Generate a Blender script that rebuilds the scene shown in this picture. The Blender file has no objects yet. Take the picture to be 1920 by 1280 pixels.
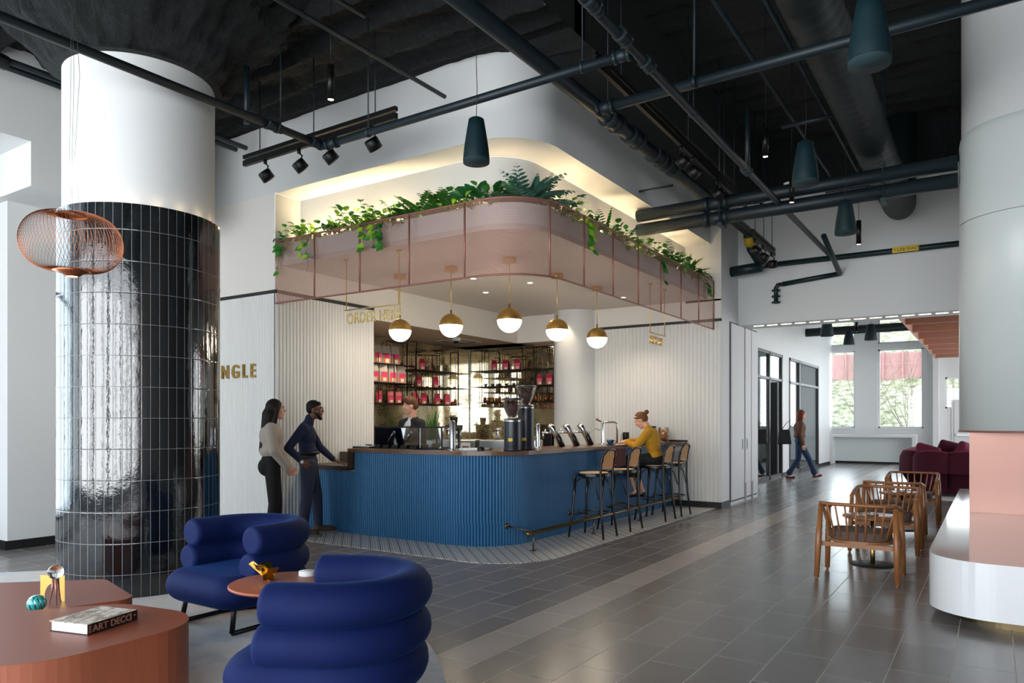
import bpy, bmesh, math, random
from mathutils import Vector, Matrix, noise
PI = math.pi; V = Vector
random.seed(7)
S = bpy.context.scene; C = S.collection
# ------------------------------------------------------------ camera
cam = bpy.data.cameras.new('camera'); camo = bpy.data.objects.new('camera', cam); C.objects.link(camo)
camo.location = (0, 0, 1.42); camo.rotation_euler = (PI/2, 0, math.radians(33.303))
cam.sensor_width = 36; cam.lens = 25.744; cam.shift_y = 150/1920; cam.clip_end = 300; cam.clip_start = 0.05
S.camera = camo
# ------------------------------------------------------------ world and large lights
w = bpy.data.worlds.new('sky'); S.world = w; w.use_nodes = True
wn = w.node_tree.nodes; wl = w.node_tree.links
bg = wn['Background']; bg.inputs[1].default_value = 5.2
tc = wn.new('ShaderNodeTexCoord'); sp = wn.new('ShaderNodeSeparateXYZ'); rp = wn.new('ShaderNodeValToRGB')
wl.new(tc.outputs['Generated'], sp.inputs[0]); wl.new(sp.outputs[2], rp.inputs[0]); wl.new(rp.outputs[0], bg.inputs[0])
rp.color_ramp.elements[0].position = 0.0; rp.color_ramp.elements[0].color = (.97, .98, 1, 1)
rp.color_ramp.elements[1].position = 0.6; rp.color_ramp.elements[1].color = (.7, .82, 1, 1)

def area(name, loc, direction, sx, sy, power, col=(1, 1, 1), spread=180):
    l = bpy.data.lights.new(name, 'AREA'); l.shape = 'RECTANGLE'; l.size = sx; l.size_y = sy; l.energy = power; l.color = col
    l.spread = math.radians(spread)
    o = bpy.data.objects.new(name, l); C.objects.link(o); o.location = loc
    o.rotation_euler = V(direction).to_track_quat('-Z', 'Z').to_euler(); return o
def spot(name, loc, direction, power, ang, blend=.6, col=(1, .8, .58), r=.03):
    l = bpy.data.lights.new(name, 'SPOT'); l.energy = power; l.spot_size = math.radians(ang); l.spot_blend = blend
    l.color = col; l.shadow_soft_size = r
    o = bpy.data.objects.new(name, l); C.objects.link(o); o.location = loc
    o.rotation_euler = V(direction).to_track_quat('-Z', 'Y').to_euler(); return o
def point(name, loc, power, col=(1, .8, .58), r=.03):
    l = bpy.data.lights.new(name, 'POINT'); l.energy = power; l.color = col; l.shadow_soft_size = r
    o = bpy.data.objects.new(name, l); C.objects.link(o); o.location = loc; return o
# daylight through the glazed street side (behind the camera), the left windows and the right windows
for k in range(5): area('daylight_rear', (-8.5+2.45*k+(.6 if k == 4 else 0), -3.95, 2.0), (0, 1, 0), 2.1, 3.3, 118, (.90, .96, 1))
area('daylight_left', (-9.95, -.2, 2.2), (1, 0, 0), 7.0, 3.7, 340, (.74, .88, 1))
area('daylight_lounge', (4.9, 20.5, 2.6), (-1, 0, 0), 12.0, 4.0, 600, (.95, .98, 1))
area('daylight_far', (-2.6, 28.6, 2.7), (0, -1, 0), 8.0, 3.4, 620, (.92, .96, 1))
area('daylight_office', (-8.2, 20.5, 2.3), (1, 0, 0), 8.0, 3.0, 330, (.95, .98, 1))
S.view_settings.view_transform = 'Standard'; S.view_settings.look = 'None'
S.view_settings.exposure = 0.04; S.view_settings.gamma = 1.0; S.view_settings.use_curve_mapping = False
S.cycles.max_bounces = 8; S.cycles.diffuse_bounces = 5; S.cycles.glossy_bounces = 4; S.cycles.transparent_max_bounces = 24
S.cycles.caustics_reflective = False; S.cycles.caustics_refractive = False
S.cycles.sample_clamp_indirect = 4.0

# ------------------------------------------------------------ materials
def lin(c):
    if isinstance(c, str):
        c = c.lstrip('#'); c = [int(c[i:i+2], 16)/255 for i in (0, 2, 4)]
    return tuple(x/12.92 if x <= .04045 else ((x+.055)/1.055)**2.4 for x in c) + (1,)
class NT:
    def __init__(s, name):
        s.m = bpy.data.materials.new(name); s.m.use_nodes = True; s.t = s.m.node_tree; s.n = s.t.nodes
        s.b = s.n['Principled BSDF']; s.out = s.n['Material Output']
    def new(s, k, **kw):
        n = s.n.new('ShaderNode'+k)
        for a, v in kw.items(): setattr(n, a, v)
        return n
    def link(s, a, b): s.t.links.new(a, b)
    def val(s, x):
        n = s.new('Value'); n.outputs[0].default_value = x; return n.outputs[0]
    def math(s, op, a, b=None, c=None):
        n = s.new('Math', operation=op)
        for i, x in enumerate((a, b, c)):
            if x is None: continue
            if isinstance(x, (int, float)): n.inputs[i].default_value = x
            else: s.link(x, n.inputs[i])
        return n.outputs[0]
    def mix(s, f, a, b):
        n = s.new('Mix', data_type='RGBA')
        for i, x in ((0, f), (6, a), (7, b)):
            if isinstance(x, (int, float)): n.inputs[i].default_value = x
            elif isinstance(x, tuple): n.inputs[i].default_value = x
            else: s.link(x, n.inputs[i])
        return n.outputs[2]
    def coord(s, which='Object'): return s.new('TexCoord').outputs[which]
    def noise(s, vec, scale, detail=4, rough=.5, fac=True):
        n = s.new('TexNoise'); n.inputs['Scale'].default_value = scale; n.inputs['Detail'].default_value = detail
        n.inputs['Roughness'].default_value = rough
        if vec is not None: s.link(vec, n.inputs['Vector'])
        return n.outputs[0] if fac else n.outputs[1]
    def scale(s, vec, x, y, z):
        n = s.new('Mapping'); n.inputs['Scale'].default_value = (x, y, z); s.link(vec, n.inputs['Vector']); return n.outputs[0]
    def sep(s, vec):
        n = s.new('SeparateXYZ'); s.link(vec, n.inputs[0]); return n.outputs
    def comb(s, x, y, z=0.0):
        n = s.new('CombineXYZ')
        for i, v in enumerate((x, y, z)):
            if isinstance(v, (int, float)): n.inputs[i].default_value = v
            else: s.link(v, n.inputs[i])
        return n.outputs[0]
    def ramp(s, f, stops):
        n = s.new('ValToRGB'); s.link(f, n.inputs[0]); e = n.color_ramp.elements
        while len(e) < len(stops): e.new(.5)
        for i, (p, c) in enumerate(stops): e[i].position = p; e[i].color = c
        return n.outputs[0]
    def bump(s, h, strength=.3, dist=.01):
        n = s.new('Bump'); n.inputs['Strength'].default_value = strength; n.inputs['Distance'].default_value = dist
        s.link(h, n.inputs['Height']); s.link(n.outputs[0], s.b.inputs['Normal'])
    def set(s, **kw):
        for k, v in kw.items(): s.b.inputs[k.replace('_', ' ')].default_value = v
def plain(name, col, rough=.6, metal=0, var=.0, scale=8, bump=0, bscale=40, **kw):
    t = NT(name); c = lin(col); t.set(Roughness=rough, Metallic=metal)
    o = t.coord()
    if var:
        d = tuple(max(0, x*(1-var)) for x in c[:3])+(1,); l = tuple(min(1, x*(1+var)) for x in c[:3])+(1,)
        t.link(t.mix(t.noise(o, scale), d, l), t.b.inputs['Base Color'])
    else: t.set(Base_Color=c)
    if bump: t.bump(t.noise(o, bscale, 3), bump, .004)
    for k, v in kw.items(): t.b.inputs[k.replace('_', ' ')].default_value = v
    return t.m
def glow(name, col, strength):
    t = NT(name); t.set(Base_Color=lin(col), Emission_Color=lin(col), Emission_Strength=strength, Roughness=.3); return t.m
def wood(name, dark, light, rough=.4, sc=(3, 3, 40), **kw):
    t = NT(name); o = t.scale(t.coord(), *sc); f = t.noise(o, 2.2, 6, .6)
    t.link(t.mix(t.math('SMOOTH_MIN', f, .9, .1), lin(dark), lin(light)), t.b.inputs['Base Color'])
    t.set(Roughness=rough); t.bump(f, .08, .002)
    return t.m
M = {}
M['white'] = plain('painted_wall', '#d9dcdc', .55, var=.015, scale=2, bump=.03, bscale=90)
M['flute'] = plain('white_fluting', '#dfe0de', .5)
M['cream'] = plain('cove_plaster', '#e3e0da', .6)
M['tan'] = plain('bar_ceiling_plaster', '#d6bda4', .6, var=.03, scale=3)
M['soffit'] = plain('soffit_plaster', '#d3ccc6', .6)
M['black'] = plain('black_metal', '#0d0e10', .45, .3)
M['blacktrim'] = plain('dark_trim', '#17191b', .5)
M['baseboard'] = plain('black_baseboard', '#15181b', .45)
M['blackpaint'] = plain('black_lacquer', '#0c0f12', .28)
M['brass'] = plain('brushed_brass', '#cdaa62', .34, 1, var=.08, scale=30)
M['gold'] = plain('gold_metal', '#d8ab4a', .25, 1)
M['darkbrass'] = plain('aged_brass', '#6e5f45', .35, 1)
M['chrome'] = plain('chrome', '#d6d9dc', .12, 1)
M['steel'] = plain('brushed_steel', '#a9abab', .28, 1)
M['copperwire'] = plain('copper_wire', '#a8623c', .35, .85)
M['teal'] = plain('dark_teal_paint', '#0c262c', .45, .1)
M['tealpipe'] = plain('dark_teal_pipe', '#0f1f26', .5, .1, var=.1, scale=5)
M['tealdark'] = plain('dark_teal_duct', '#0d1d20', .5, .2, bump=.05)
M['blue'] = plain('blue_fluting', '#155a86', .45)
M['topwood'] = wood('walnut_counter', '#4c372c', '#7b5c49', .3, (2, 2, 30))
M['topdark'] = wood('dark_walnut', '#2c211c', '#4d3a31', .35, (2, 2, 30))
M['chairwood'] = wood('oiled_ash', '#7a4a2c', '#a8703f', .35, (30, 30, 4))
M['tablewood'] = wood('red_brown_oak', '#84432a', '#a35a3b', .5, (60, 60, 3))
M['tabletopwood'] = wood('red_brown_oak_top', '#7b3b25', '#965034', .42, (60, 4, 20))
M['velvet'] = None
M['leafA'] = plain('leaf_green', '#3d8428', .42, var=.35, scale=9)
M['leafB'] = plain('leaf_lime', '#9cc832', .42, var=.3, scale=9)
M['leafC'] = plain('leaf_dark', '#1f5a28', .38, var=.3, scale=9)
M['leafD'] = plain('leaf_bluegreen', '#568878', .5, var=.25, scale=9)
M['stem'] = plain('plant_stem', '#4b6b2e', .6)
M['linen'] = plain('seat_fabric', '#5c4a42', .9, var=.15, scale=90, bump=.2, bscale=300)
M['marbleW'] = plain('white_stone', '#e2e3e3', .09, Coat_Weight=.5, Coat_Roughness=.03)
M['paper'] = plain('book_pages', '#e6e8ea', .7)
M['tilegrout'] = None
def velvet(name, base, sheen, tint):
    t = NT(name); o = t.coord(); n = t.noise(o, 6, 5, .65)
    a = lin(base); b = tuple(x*1.9 for x in a[:3])+(1,)
    t.link(t.mix(t.math('MULTIPLY', n, .7), a, b), t.b.inputs['Base Color'])
    t.set(Roughness=.75, Sheen_Weight=sheen, Sheen_Tint=lin(tint), Sheen_Roughness=.35, Specular_IOR_Level=.2)
    t.bump(t.noise(o, 260, 2), .12, .002); return t.m
M['velvet'] = velvet('blue_velvet', '#03113c', .18, '#2870c8')
M['wine'] = velvet('wine_velvet', '#3a0c1c', .45, '#a84868')
M['wine2'] = velvet('plum_velvet', '#5a1c30', .5, '#b06a88')
def glass(name, col='#ffffff', rough=0.0, alpha=.12, spec=.5):
    t = NT(name); tr = t.new('BsdfTransparent'); gl = t.new('BsdfGlossy'); mx = t.new('MixShader'); fr = t.new('Fresnel')
    tr.inputs[0].default_value = lin(col); gl.inputs['Roughness'].default_value = rough; fr.inputs[0].default_value = 1.5
    f = t.math('ADD', t.math('MULTIPLY', fr.outputs[0], .8), alpha*.3)
    t.link(f, mx.inputs[0]); t.link(tr.outputs[0], mx.inputs[1]); t.link(gl.outputs[0], mx.inputs[2]); t.link(mx.outputs[0], t.out.inputs[0])
    return t.m
M['glass'] = glass('clear_glass'); M['winglass'] = glass('window_glass', '#f2f8fa')
M['smoke'] = glass('tinted_case_glass', '#d3dcdf', .03, .8)
def mirror():
    t = NT('antique_mirror'); o = t.coord(); n = t.noise(o, 55, 6, .75); n2 = t.noise(o, 3.0, 4, .6)
    spots = t.math('GREATER_THAN', t.math('ADD', n, t.math('MULTIPLY', t.math('SUBTRACT', n2, .5), .25)), .54)
    t.link(t.mix(t.math('MULTIPLY', spots, .75), lin('#dedacb'), lin('#a08340')), t.b.inputs['Base Color'])
    t.set(Metallic=1.0); t.link(t.math('ADD', t.math('MULTIPLY', spots, .4), .03), t.b.inputs['Roughness']); return t.m
M['mirror'] = mirror()
def floor_mat(name, dark):
    t = NT(name); uv = t.new('UVMap').outputs[0]; x, y, _ = t.sep(uv); o = t.coord()
    fx = t.math('FRACT', x); fy = t.math('FRACT', y)
    dx = t.math('MULTIPLY', t.math('SUBTRACT', .5, t.math('ABSOLUTE', t.math('SUBTRACT', fx, .5))), .3)
    dy = t.math('MULTIPLY', t.math('SUBTRACT', .5, t.math('ABSOLUTE', t.math('SUBTRACT', fy, .5))), .615)
    d = t.math('MINIMUM', dx, dy); g = t.math('LESS_THAN', d, .0032)
    wn_ = t.new('TexWhiteNoise', noise_dimensions='2D'); t.link(t.comb(t.math('FLOOR', x), t.math('FLOOR', y)), wn_.inputs[0])
    cl = t.noise(t.scale(o, 1, 1, 1), 2.2, 4, .5); st = t.noise(t.scale(o, 30, 3, 1), 1.6, 4, .6)
    a, b = (('#6c6764', '#88827f') if dark else ('#a39a94', '#bab2ac'))
    f = t.math('ADD', t.math('MULTIPLY', wn_.outputs[0], .55), t.math('ADD', t.math('MULTIPLY', cl, .3), t.math('MULTIPLY', st, .1)))
    c = t.mix(f, lin(a), lin(b))
    t.link(t.mix(g, c, lin('#b9b3ab' if dark else '#c6c0b8')), t.b.inputs['Base Color'])
    t.link(t.math('ADD', t.math('MULTIPLY', g, .35), .25), t.b.inputs['Roughness']); t.set(Specular_IOR_Level=.55); return t.m
M['floor'] = floor_mat('grey_floor_tile', True); M['stripe'] = floor_mat('light_floor_tile', False)
def mosaic():
    t = NT('mosaic_tile'); x, y, z = t.sep(t.coord()); r2 = 1/math.sqrt(2)
    s = t.math('MULTIPLY', t.math('ADD', x, y), r2); u = t.math('MULTIPLY', t.math('SUBTRACT', x, y), r2)
    P = .1065; fs = t.math('FRACT', t.math('DIVIDE', t.math('ADD', s, 20.022), P))
    line = t.math('LESS_THAN', fs, .11)
    row = t.math('MULTIPLY', t.math('DIVIDE', t.math('SUBTRACT', fs, .13), .87), 3.0)
    fr = t.math('SUBTRACT', t.math('FRACT', row), .5)
    sh = t.math('MULTIPLY', t.math('FLOOR', row), .5)
    fu = t.math('SUBTRACT', t.math('FRACT', t.math('ADD', t.math('DIVIDE', u, .042), sh)), .5)
    dd = t.math('ADD', t.math('POWER', t.math('MULTIPLY', fr, 1.0), 2.0), t.math('POWER', t.math('MULTIPLY', fu, 1.05), 2.0))
    dot = t.math('LESS_THAN', dd, .07)
    k = t.math('MAXIMUM', line, dot)
    t.link(t.mix(k, t.mix(t.noise(t.coord(), 40), lin('#dedbd4'), lin('#efede8')), lin('#26282b')), t.b.inputs['Base Color'])
    t.set(Roughness=.35); return t.m
M['mosaic'] = mosaic()
def screen_mat():
    # woven metal mesh: opaque wires, open gaps
    t = NT('rose_metal_mesh'); x, y, _ = t.sep(t.new('UVMap').outputs[0])
    px, py = .012, .012
    row = t.math('FLOOR', t.math('DIVIDE', y, py))
    fx = t.math('SUBTRACT', t.math('FRACT', t.math('ADD', t.math('DIVIDE', x, px), t.math('MULTIPLY', row, .5))), .5)
    fy = t.math('SUBTRACT', t.math('FRACT', t.math('DIVIDE', y, py)), .5)
    d = t.math('ADD', t.math('MULTIPLY', fx, fx), t.math('MULTIPLY', fy, fy))
    hole = t.math('LESS_THAN', d, .175)
    t.set(Base_Color=lin('#a97a6c'), Metallic=.2, Roughness=.45)
    t.link(t.math('SUBTRACT', 1.0, hole), t.b.inputs['Alpha']); return t.m
M['mesh'] = screen_mat()
M['rose'] = plain('rose_metal', '#9b6a5e', .42, .4)
def tile_mat():
    # hand-glazed tile: per-tile tilt, ripples and dark grout lines
    t = NT('black_glazed_tile'); x, y, _ = t.sep(t.new('UVMap').outputs[0]); o = t.coord()
    fx = t.math('FRACT', x); fy = t.math('FRACT', y)
    dx = t.math('MULTIPLY', t.math('SUBTRACT', .5, t.math('ABSOLUTE', t.math('SUBTRACT', fx, .5))), .068)
    dy = t.math('MULTIPLY', t.math('SUBTRACT', .5, t.math('ABSOLUTE', t.math('SUBTRACT', fy, .5))), .25)
    d = t.math('MINIMUM', dx, dy); g = t.math('LESS_THAN', d, .0019)
    w1 = t.new('TexWhiteNoise', noise_dimensions='2D'); t.link(t.comb(t.math('FLOOR', x), t.math('FLOOR', y)), w1.inputs[0])
    v = w1.outputs['Value']
    t.link(t.mix(g, t.mix(v, lin('#07090c'), lin('#10181d')), lin('#6d6f70')), t.b.inputs['Base Color'])
    t.link(t.math('ADD', t.math('MULTIPLY', g, .6), .05), t.b.inputs['Roughness']); t.set(Specular_IOR_Level=1.0)
    col = w1.outputs['Color']; cx, cy, cz = t.sep(col)
    tilt = t.math('ADD', t.math('MULTIPLY', t.math('MULTIPLY', t.math('SUBTRACT', cx, .5), fx), .9), t.math('MULTIPLY', t.math('MULTIPLY', t.math('SUBTRACT', cy, .5), fy), 1.4))
    n1 = t.noise(t.scale(o, 1, 1, .55), 13, 3, .55); n2 = t.noise(o, 60, 3, .6)
    h = t.math('ADD', t.math('MULTIPLY', tilt, .35), t.math('ADD', t.math('MULTIPLY', n1, .75), t.math('MULTIPLY', n2, .14)))
    edge = t.math('SMOOTH_MIN', t.math('DIVIDE', d, .006), 1.0, .3)
    t.bump(t.math('ADD', h, t.math('MULTIPLY', edge, .25)), .4, .005); return t.m
M['tile'] = tile_mat()
def ceil_mat():
    t = NT('black_sprayed_ceiling'); o = t.coord(); n = t.noise(o, 26, 6, .75); n2 = t.noise(o, 1.2, 3)
    t.link(t.ramp(n, [(.35, lin('#030708')), (.55, lin('#0c1517')), (.72, lin('#263234'))]), t.b.inputs['Base Color']); t.set(Roughness=.9)  # grey end of the ramp paints the light caught by the lump tips
    t.bump(t.math('ADD', n, t.math('MULTIPLY', n2, .4)), 1.0, .05); return t.m
M['ceil'] = ceil_mat()
def rug_mat():
    t = NT('abstract_rug'); o = t.coord(); n = t.noise(o, .9, 5, .6); n2 = t.noise(t.scale(o, 1.3, .8, 1), 1.6, 4, .6); n3 = t.noise(o, 140, 2)
    c = t.ramp(n, [(.40, lin('#7389a0')), (.47, lin('#b3b4b8')), (.53, lin('#c4bdb6')), (.60, lin('#c08f70'))])
    c = t.mix(t.math('MULTIPLY', n2, .35), c, lin('#cbc6c1'))
    t.link(t.mix(t.math('MULTIPLY', n3, .15), c, lin('#dfdad6')), t.b.inputs['Base Color'])
    t.set(Roughness=.95, Sheen_Weight=.3); t.bump(n3, .4, .004); return t.m
M['rug'] = rug_mat()
def cane_mat():
    t = NT('woven_cane'); x, y, z = t.sep(t.coord())
    a = t.math('FRACT', t.math('MULTIPLY', t.math('ADD', t.math('ADD', y, x), z), 55.0)); b = t.math('FRACT', t.math('MULTIPLY', t.math('SUBTRACT', t.math('ADD', y, x), z), 55.0))
    k = t.math('MULTIPLY', t.math('LESS_THAN', a, .3), t.math('LESS_THAN', b, .3))
    t.link(t.mix(k, lin('#cfae84'), lin('#7c5f40')), t.b.inputs['Base Color']); t.set(Roughness=.55); return t.m
M['cane'] = cane_mat()
def copper_sheet():
    t = NT('patinated_copper'); o = t.coord(); n = t.noise(o, 1.2, 2, .5)
    t.link(t.mix(n, lin('#93695c'), lin('#a87f72')), t.b.inputs['Base Color']); t.set(Metallic=.35)
    t.set(Roughness=.3); return t.m
M['copper'] = copper_sheet()
def hill_mat():
    t = NT('hillside'); o = t.coord(); n = t.noise(t.scale(o, 1, 1, 1.6), 3.2, 8, .75); n2 = t.noise(o, .35, 3)
    c = t.ramp(n, [(.38, lin('#4f4a44')), (.47, lin('#8f8a5c')), (.55, lin('#b3a98c')), (.66, lin('#cfc6b8'))])
    x, y, z = t.sep(o)
    t.link(c, t.b.inputs['Base Color']); t.set(Roughness=.95); return t.m
M['hill'] = hill_mat()
# ------------------------------------------------------------ mesh helpers
def NB(): return bmesh.new()
def finish(name, bm, mat=None, parent=None, smooth=False, recalc=True):
    if recalc: bmesh.ops.recalc_face_normals(bm, faces=bm.faces)
    me = bpy.data.meshes.new(name); bm.to_mesh(me); bm.free()
    mats = mat if isinstance(mat, (list, tuple)) else [mat]
    for m in mats:
        if m: me.materials.append(m)
    if smooth: me.polygons.foreach_set('use_smooth', [True]*len(me.polygons))
    o = bpy.data.objects.new(name, me); C.objects.link(o)
    if parent: o.parent = parent
    return o
def box(bm, x0, x1, y0, y1, z0, z1, mi=0, rot=0, c=None):
    r = bmesh.ops.create_cube(bm, size=1)['verts']
    mt = Matrix.Translation(((x0+x1)/2, (y0+y1)/2, (z0+z1)/2)) @ Matrix.Diagonal((x1-x0, y1-y0, z1-z0, 1))
    if rot: mt = Matrix.Translation(V(c)) @ Matrix.Rotation(rot, 4, 'Z') @ Matrix.Translation(-V(c)) @ mt
    bmesh.ops.transform(bm, matrix=mt, verts=r)
    for f in set(f for v in r for f in v.link_faces): f.material_index = mi
    return r
def bevel(bm, w=.005, seg=2):
    bmesh.ops.bevel(bm, geom=list(bm.edges), offset=w, segments=seg, affect='EDGES', profile=.5, clamp_overlap=True)
def frames(pts, closed=False):
    pts = [V(p) for p in pts]; n = len(pts); T = []
    for i in range(n):
        a = pts[(i-1) % n] if closed or i > 0 else pts[i]; b = pts[(i+1) % n] if closed or i < n-1 else pts[i]
        t = (b-a); T.append(t.normalized() if t.length > 1e-9 else V((0, 0, 1)))
    u = T[0].orthogonal().normalized()
    if abs(T[0].z) < .95: u = V((0, 0, 1)).cross(T[0]).normalized()
    out = []
    for i in range(n):
        if i:
            q = T[i-1].rotation_difference(T[i]); u = (q @ u); u = (u - T[i]*u.dot(T[i])).normalized()
        out.append((pts[i], T[i], u, T[i].cross(u)))
    return out
def tube(bm, pts, r, seg=10, closed=False, cap=True, mi=0, sect=None, sm=True):
    fr = frames(pts, closed); n = len(fr); rings = []
    for i, (p, t, u, v) in enumerate(fr):
        rr = r[i] if isinstance(r, (list, tuple)) else r
        if sect: ring = [bm.verts.new(p + u*(a*rr) + v*(b*rr)) for a, b in sect]
        else: ring = [bm.verts.new(p + (u*math.cos(2*PI*k/seg) + v*math.sin(2*PI*k/seg))*rr) for k in range(seg)]
        rings.append(ring)
    m = len(rings[0])
    for i in range(n if closed else n-1):
        A, B = rings[i], rings[(i+1) % n]
        for k in range(m):
            f = bm.faces.new((A[k], A[(k+1) % m], B[(k+1) % m], B[k])); f.material_index = mi; f.smooth = sm
    if cap and not closed:
        for g in (rings[0][::-1], rings[-1]):
            f = bm.faces.new(g); f.material_index = mi
    return rings
def cyl(bm, a, b, r, seg=16, mi=0, r2=None):
    return tube(bm, [a, b], [r, r if r2 is None else r2], seg, mi=mi)
def lathe(bm, prof, c=(0, 0, 0), seg=24, mi=0, axis=None, a0=0, a1=2*PI):
    c = V(c); full = abs(a1-a0-2*PI) < 1e-6; rings = []
    for r, z in prof:
        if r < 1e-6: rings.append([bm.verts.new(c+V((0, 0, z)))]); continue
        rings.append([bm.verts.new(c+V((r*math.cos(a0+(a1-a0)*k/seg), r*math.sin(a0+(a1-a0)*k/seg), z))) for k in range(seg if full else seg+1)])
    vs = [v for g in rings for v in g]
    for A, B in zip(rings, rings[1:]):
        m = seg
        for k in range(m):
            k2 = (k+1) % len(A) if full else k+1; j2 = (k+1) % len(B) if full else k+1
            if len(A) == 1 and len(B) == 1: continue
            if len(A) == 1: q = (A[0], B[j2], B[k])
            elif len(B) == 1: q = (A[k], A[k2], B[0])
            else: q = (A[k], A[k2], B[j2], B[k])
            try: f = bm.faces.new(q); f.material_index = mi; f.smooth = True
            except ValueError: pass
    if axis: bmesh.ops.transform(bm, matrix=Matrix.Translation(c) @ V((0, 0, 1)).rotation_difference(V(axis)).to_matrix().to_4x4() @ Matrix.Translation(-c), verts=vs)
    return vs
def prism(bm, pts, z0, z1, mi=0, mt=None):
    A = [bm.verts.new((p[0], p[1], z0)) for p in pts]; B = [bm.verts.new((p[0], p[1], z1)) for p in pts]; n = len(pts)
    for k in range(n):
        f = bm.faces.new((A[k], A[(k+1) % n], B[(k+1) % n], B[k])); f.material_index = mi
    f = bm.faces.new(A[::-1]); f.material_index = mi; f = bm.faces.new(B); f.material_index = mt if mt is not None else mi
    return A+B
def sphere(bm, c, r, seg=16, sc=(1, 1, 1), mi=0):
    g = bmesh.ops.create_uvsphere(bm, u_segments=seg, v_segments=max(6, seg//2), radius=r)['verts']
    bmesh.ops.transform(bm, matrix=Matrix.Translation(V(c)) @ Matrix.Diagonal((*sc, 1)), verts=g)
    for f in set(f for v in g for f in v.link_faces): f.material_index = mi; f.smooth = True
    return g
def rpath(pts, rad, n=10, closed=False):
    """polyline in plan with rounded corners; rad: radius per corner"""
    out = []; N = len(pts); pts = [V((p[0], p[1], 0)) for p in pts]
    for i in range(N):
        r = rad[i] if isinstance(rad, (list, tuple)) else rad
        if (not closed and i in (0, N-1)) or r <= 0: out.append(pts[i]); continue
        a = (pts[i-1]-pts[i]).normalized(); b = (pts[(i+1) % N]-pts[i]).normalized()
        ang = a.angle(b); d = r/math.tan(ang/2); cc = pts[i] + (a+b).normalized()*(r/math.sin(ang/2))
        s = pts[i]+a*d; e = pts[i]+b*d; va = s-cc; vb = e-cc; tot = va.angle(vb); ax = va.cross(vb).normalized()
        for k in range(n+1): out.append(cc + Matrix.Rotation(tot*k/n, 3, ax) @ va)
    return [(p.x, p.y) for p in out]
def resample(pts, step, closed=False):
    P = [V((p[0], p[1], 0)) for p in pts]
    if closed: P.append(P[0].copy())
    L = [0]
    for a, b in zip(P, P[1:]): L.append(L[-1]+(b-a).length)
    n = max(1, round(L[-1]/step)); out = []; j = 0
    for i in range(n+1):
        s = L[-1]*i/n
        while j < len(L)-2 and L[j+1] < s: j += 1
        t = (s-L[j])/max(1e-9, L[j+1]-L[j]); p = P[j].lerp(P[j+1], min(1, t)); d = (P[j+1]-P[j]).normalized()
        out.append((p, d, s))
    return out
def ribbon(bm, pts, z0, z1, mi=0, uvl=None, smooth=False, step=None):
    """vertical wall along a plan path"""
    rs = resample(pts, step) if step else [(V((p[0], p[1], 0)), None, 0) for p in pts]
    s = 0; prev = None
    for i, (p, d, ss) in enumerate(rs):
        if i: s += (p-rs[i-1][0]).length
        cur = (bm.verts.new((p.x, p.y, z0)), bm.verts.new((p.x, p.y, z1)), s)
        if prev:
            f = bm.faces.new((prev[0], cur[0], cur[1], prev[1])); f.material_index = mi; f.smooth = smooth
            if uvl:
                for l, (a, b) in zip(f.loops, ((prev[2], z0), (cur[2], z0), (cur[2], z1), (prev[2], z1))): l[uvl].uv = (a, b)
        prev = cur
def fluted(bm, pts, z0, z1, pitch, amp, sub=6, side=1, mi=0, caps=True):
    rs = resample(pts, pitch/sub); P = []
    for i, (p, d, s) in enumerate(rs):
        nrm = V((d.y, -d.x, 0))*side; ph = (i % sub)/sub
        k = math.sin(PI*ph)**.6 if ph else 0
        P.append(p + nrm*amp*k)
    pr = None
    for p in P:
        c = (bm.verts.new((p.x, p.y, z0)), bm.verts.new((p.x, p.y, z1)))
        if pr: f = bm.faces.new((pr[0], c[0], c[1], pr[1])); f.material_index = mi
        pr = c
    return P
def struct(name, bm, mat, parent=None, smooth=False, recalc=True):
    o = finish(name, bm, mat, parent, smooth, recalc)
    if not parent: o['kind'] = 'structure'
    return o
def tag(o, label, cat, group=None, kind=None):
    o['label'] = label; o['category'] = cat
    if group: o['group'] = group
    if kind: o['kind'] = kind
    return o
def thing(name, label, cat, loc=(0, 0, 0), rz=0, group=None):
    o = bpy.data.objects.new(name, None); C.objects.link(o); o.location = loc; o.rotation_euler = (0, 0, rz); o.empty_display_size = .1
    return tag(o, label, cat, group)
def dup(root, loc, rz, label, group=None):
    def cp(o, par):
        c = o.copy(); C.objects.link(c); c.parent = par
        for ch in o.children: cp(ch, c)
        return c
    r = cp(root, None); r.location = loc; r.rotation_euler = (0, 0, rz); r['label'] = label
    if group: r['group'] = group
    return r
def text(name, s, size, mat, parent, mtx, depth=.004, align='LEFT', bold=0):
    cu = bpy.data.curves.new(name, 'FONT'); cu.body = s; cu.size = size; cu.extrude = depth; cu.align_x = align; cu.offset = bold
    t = bpy.data.objects.new(name, cu); C.objects.link(t); bpy.context.view_layer.update()
    me = bpy.data.meshes.new_from_object(t.evaluated_get(bpy.context.evaluated_depsgraph_get()))
    bpy.data.objects.remove(t); me.materials.clear(); me.materials.append(mat)
    o = bpy.data.objects.new(name, me); C.objects.link(o); o.parent = parent
    me.transform(mtx); return o
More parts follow.
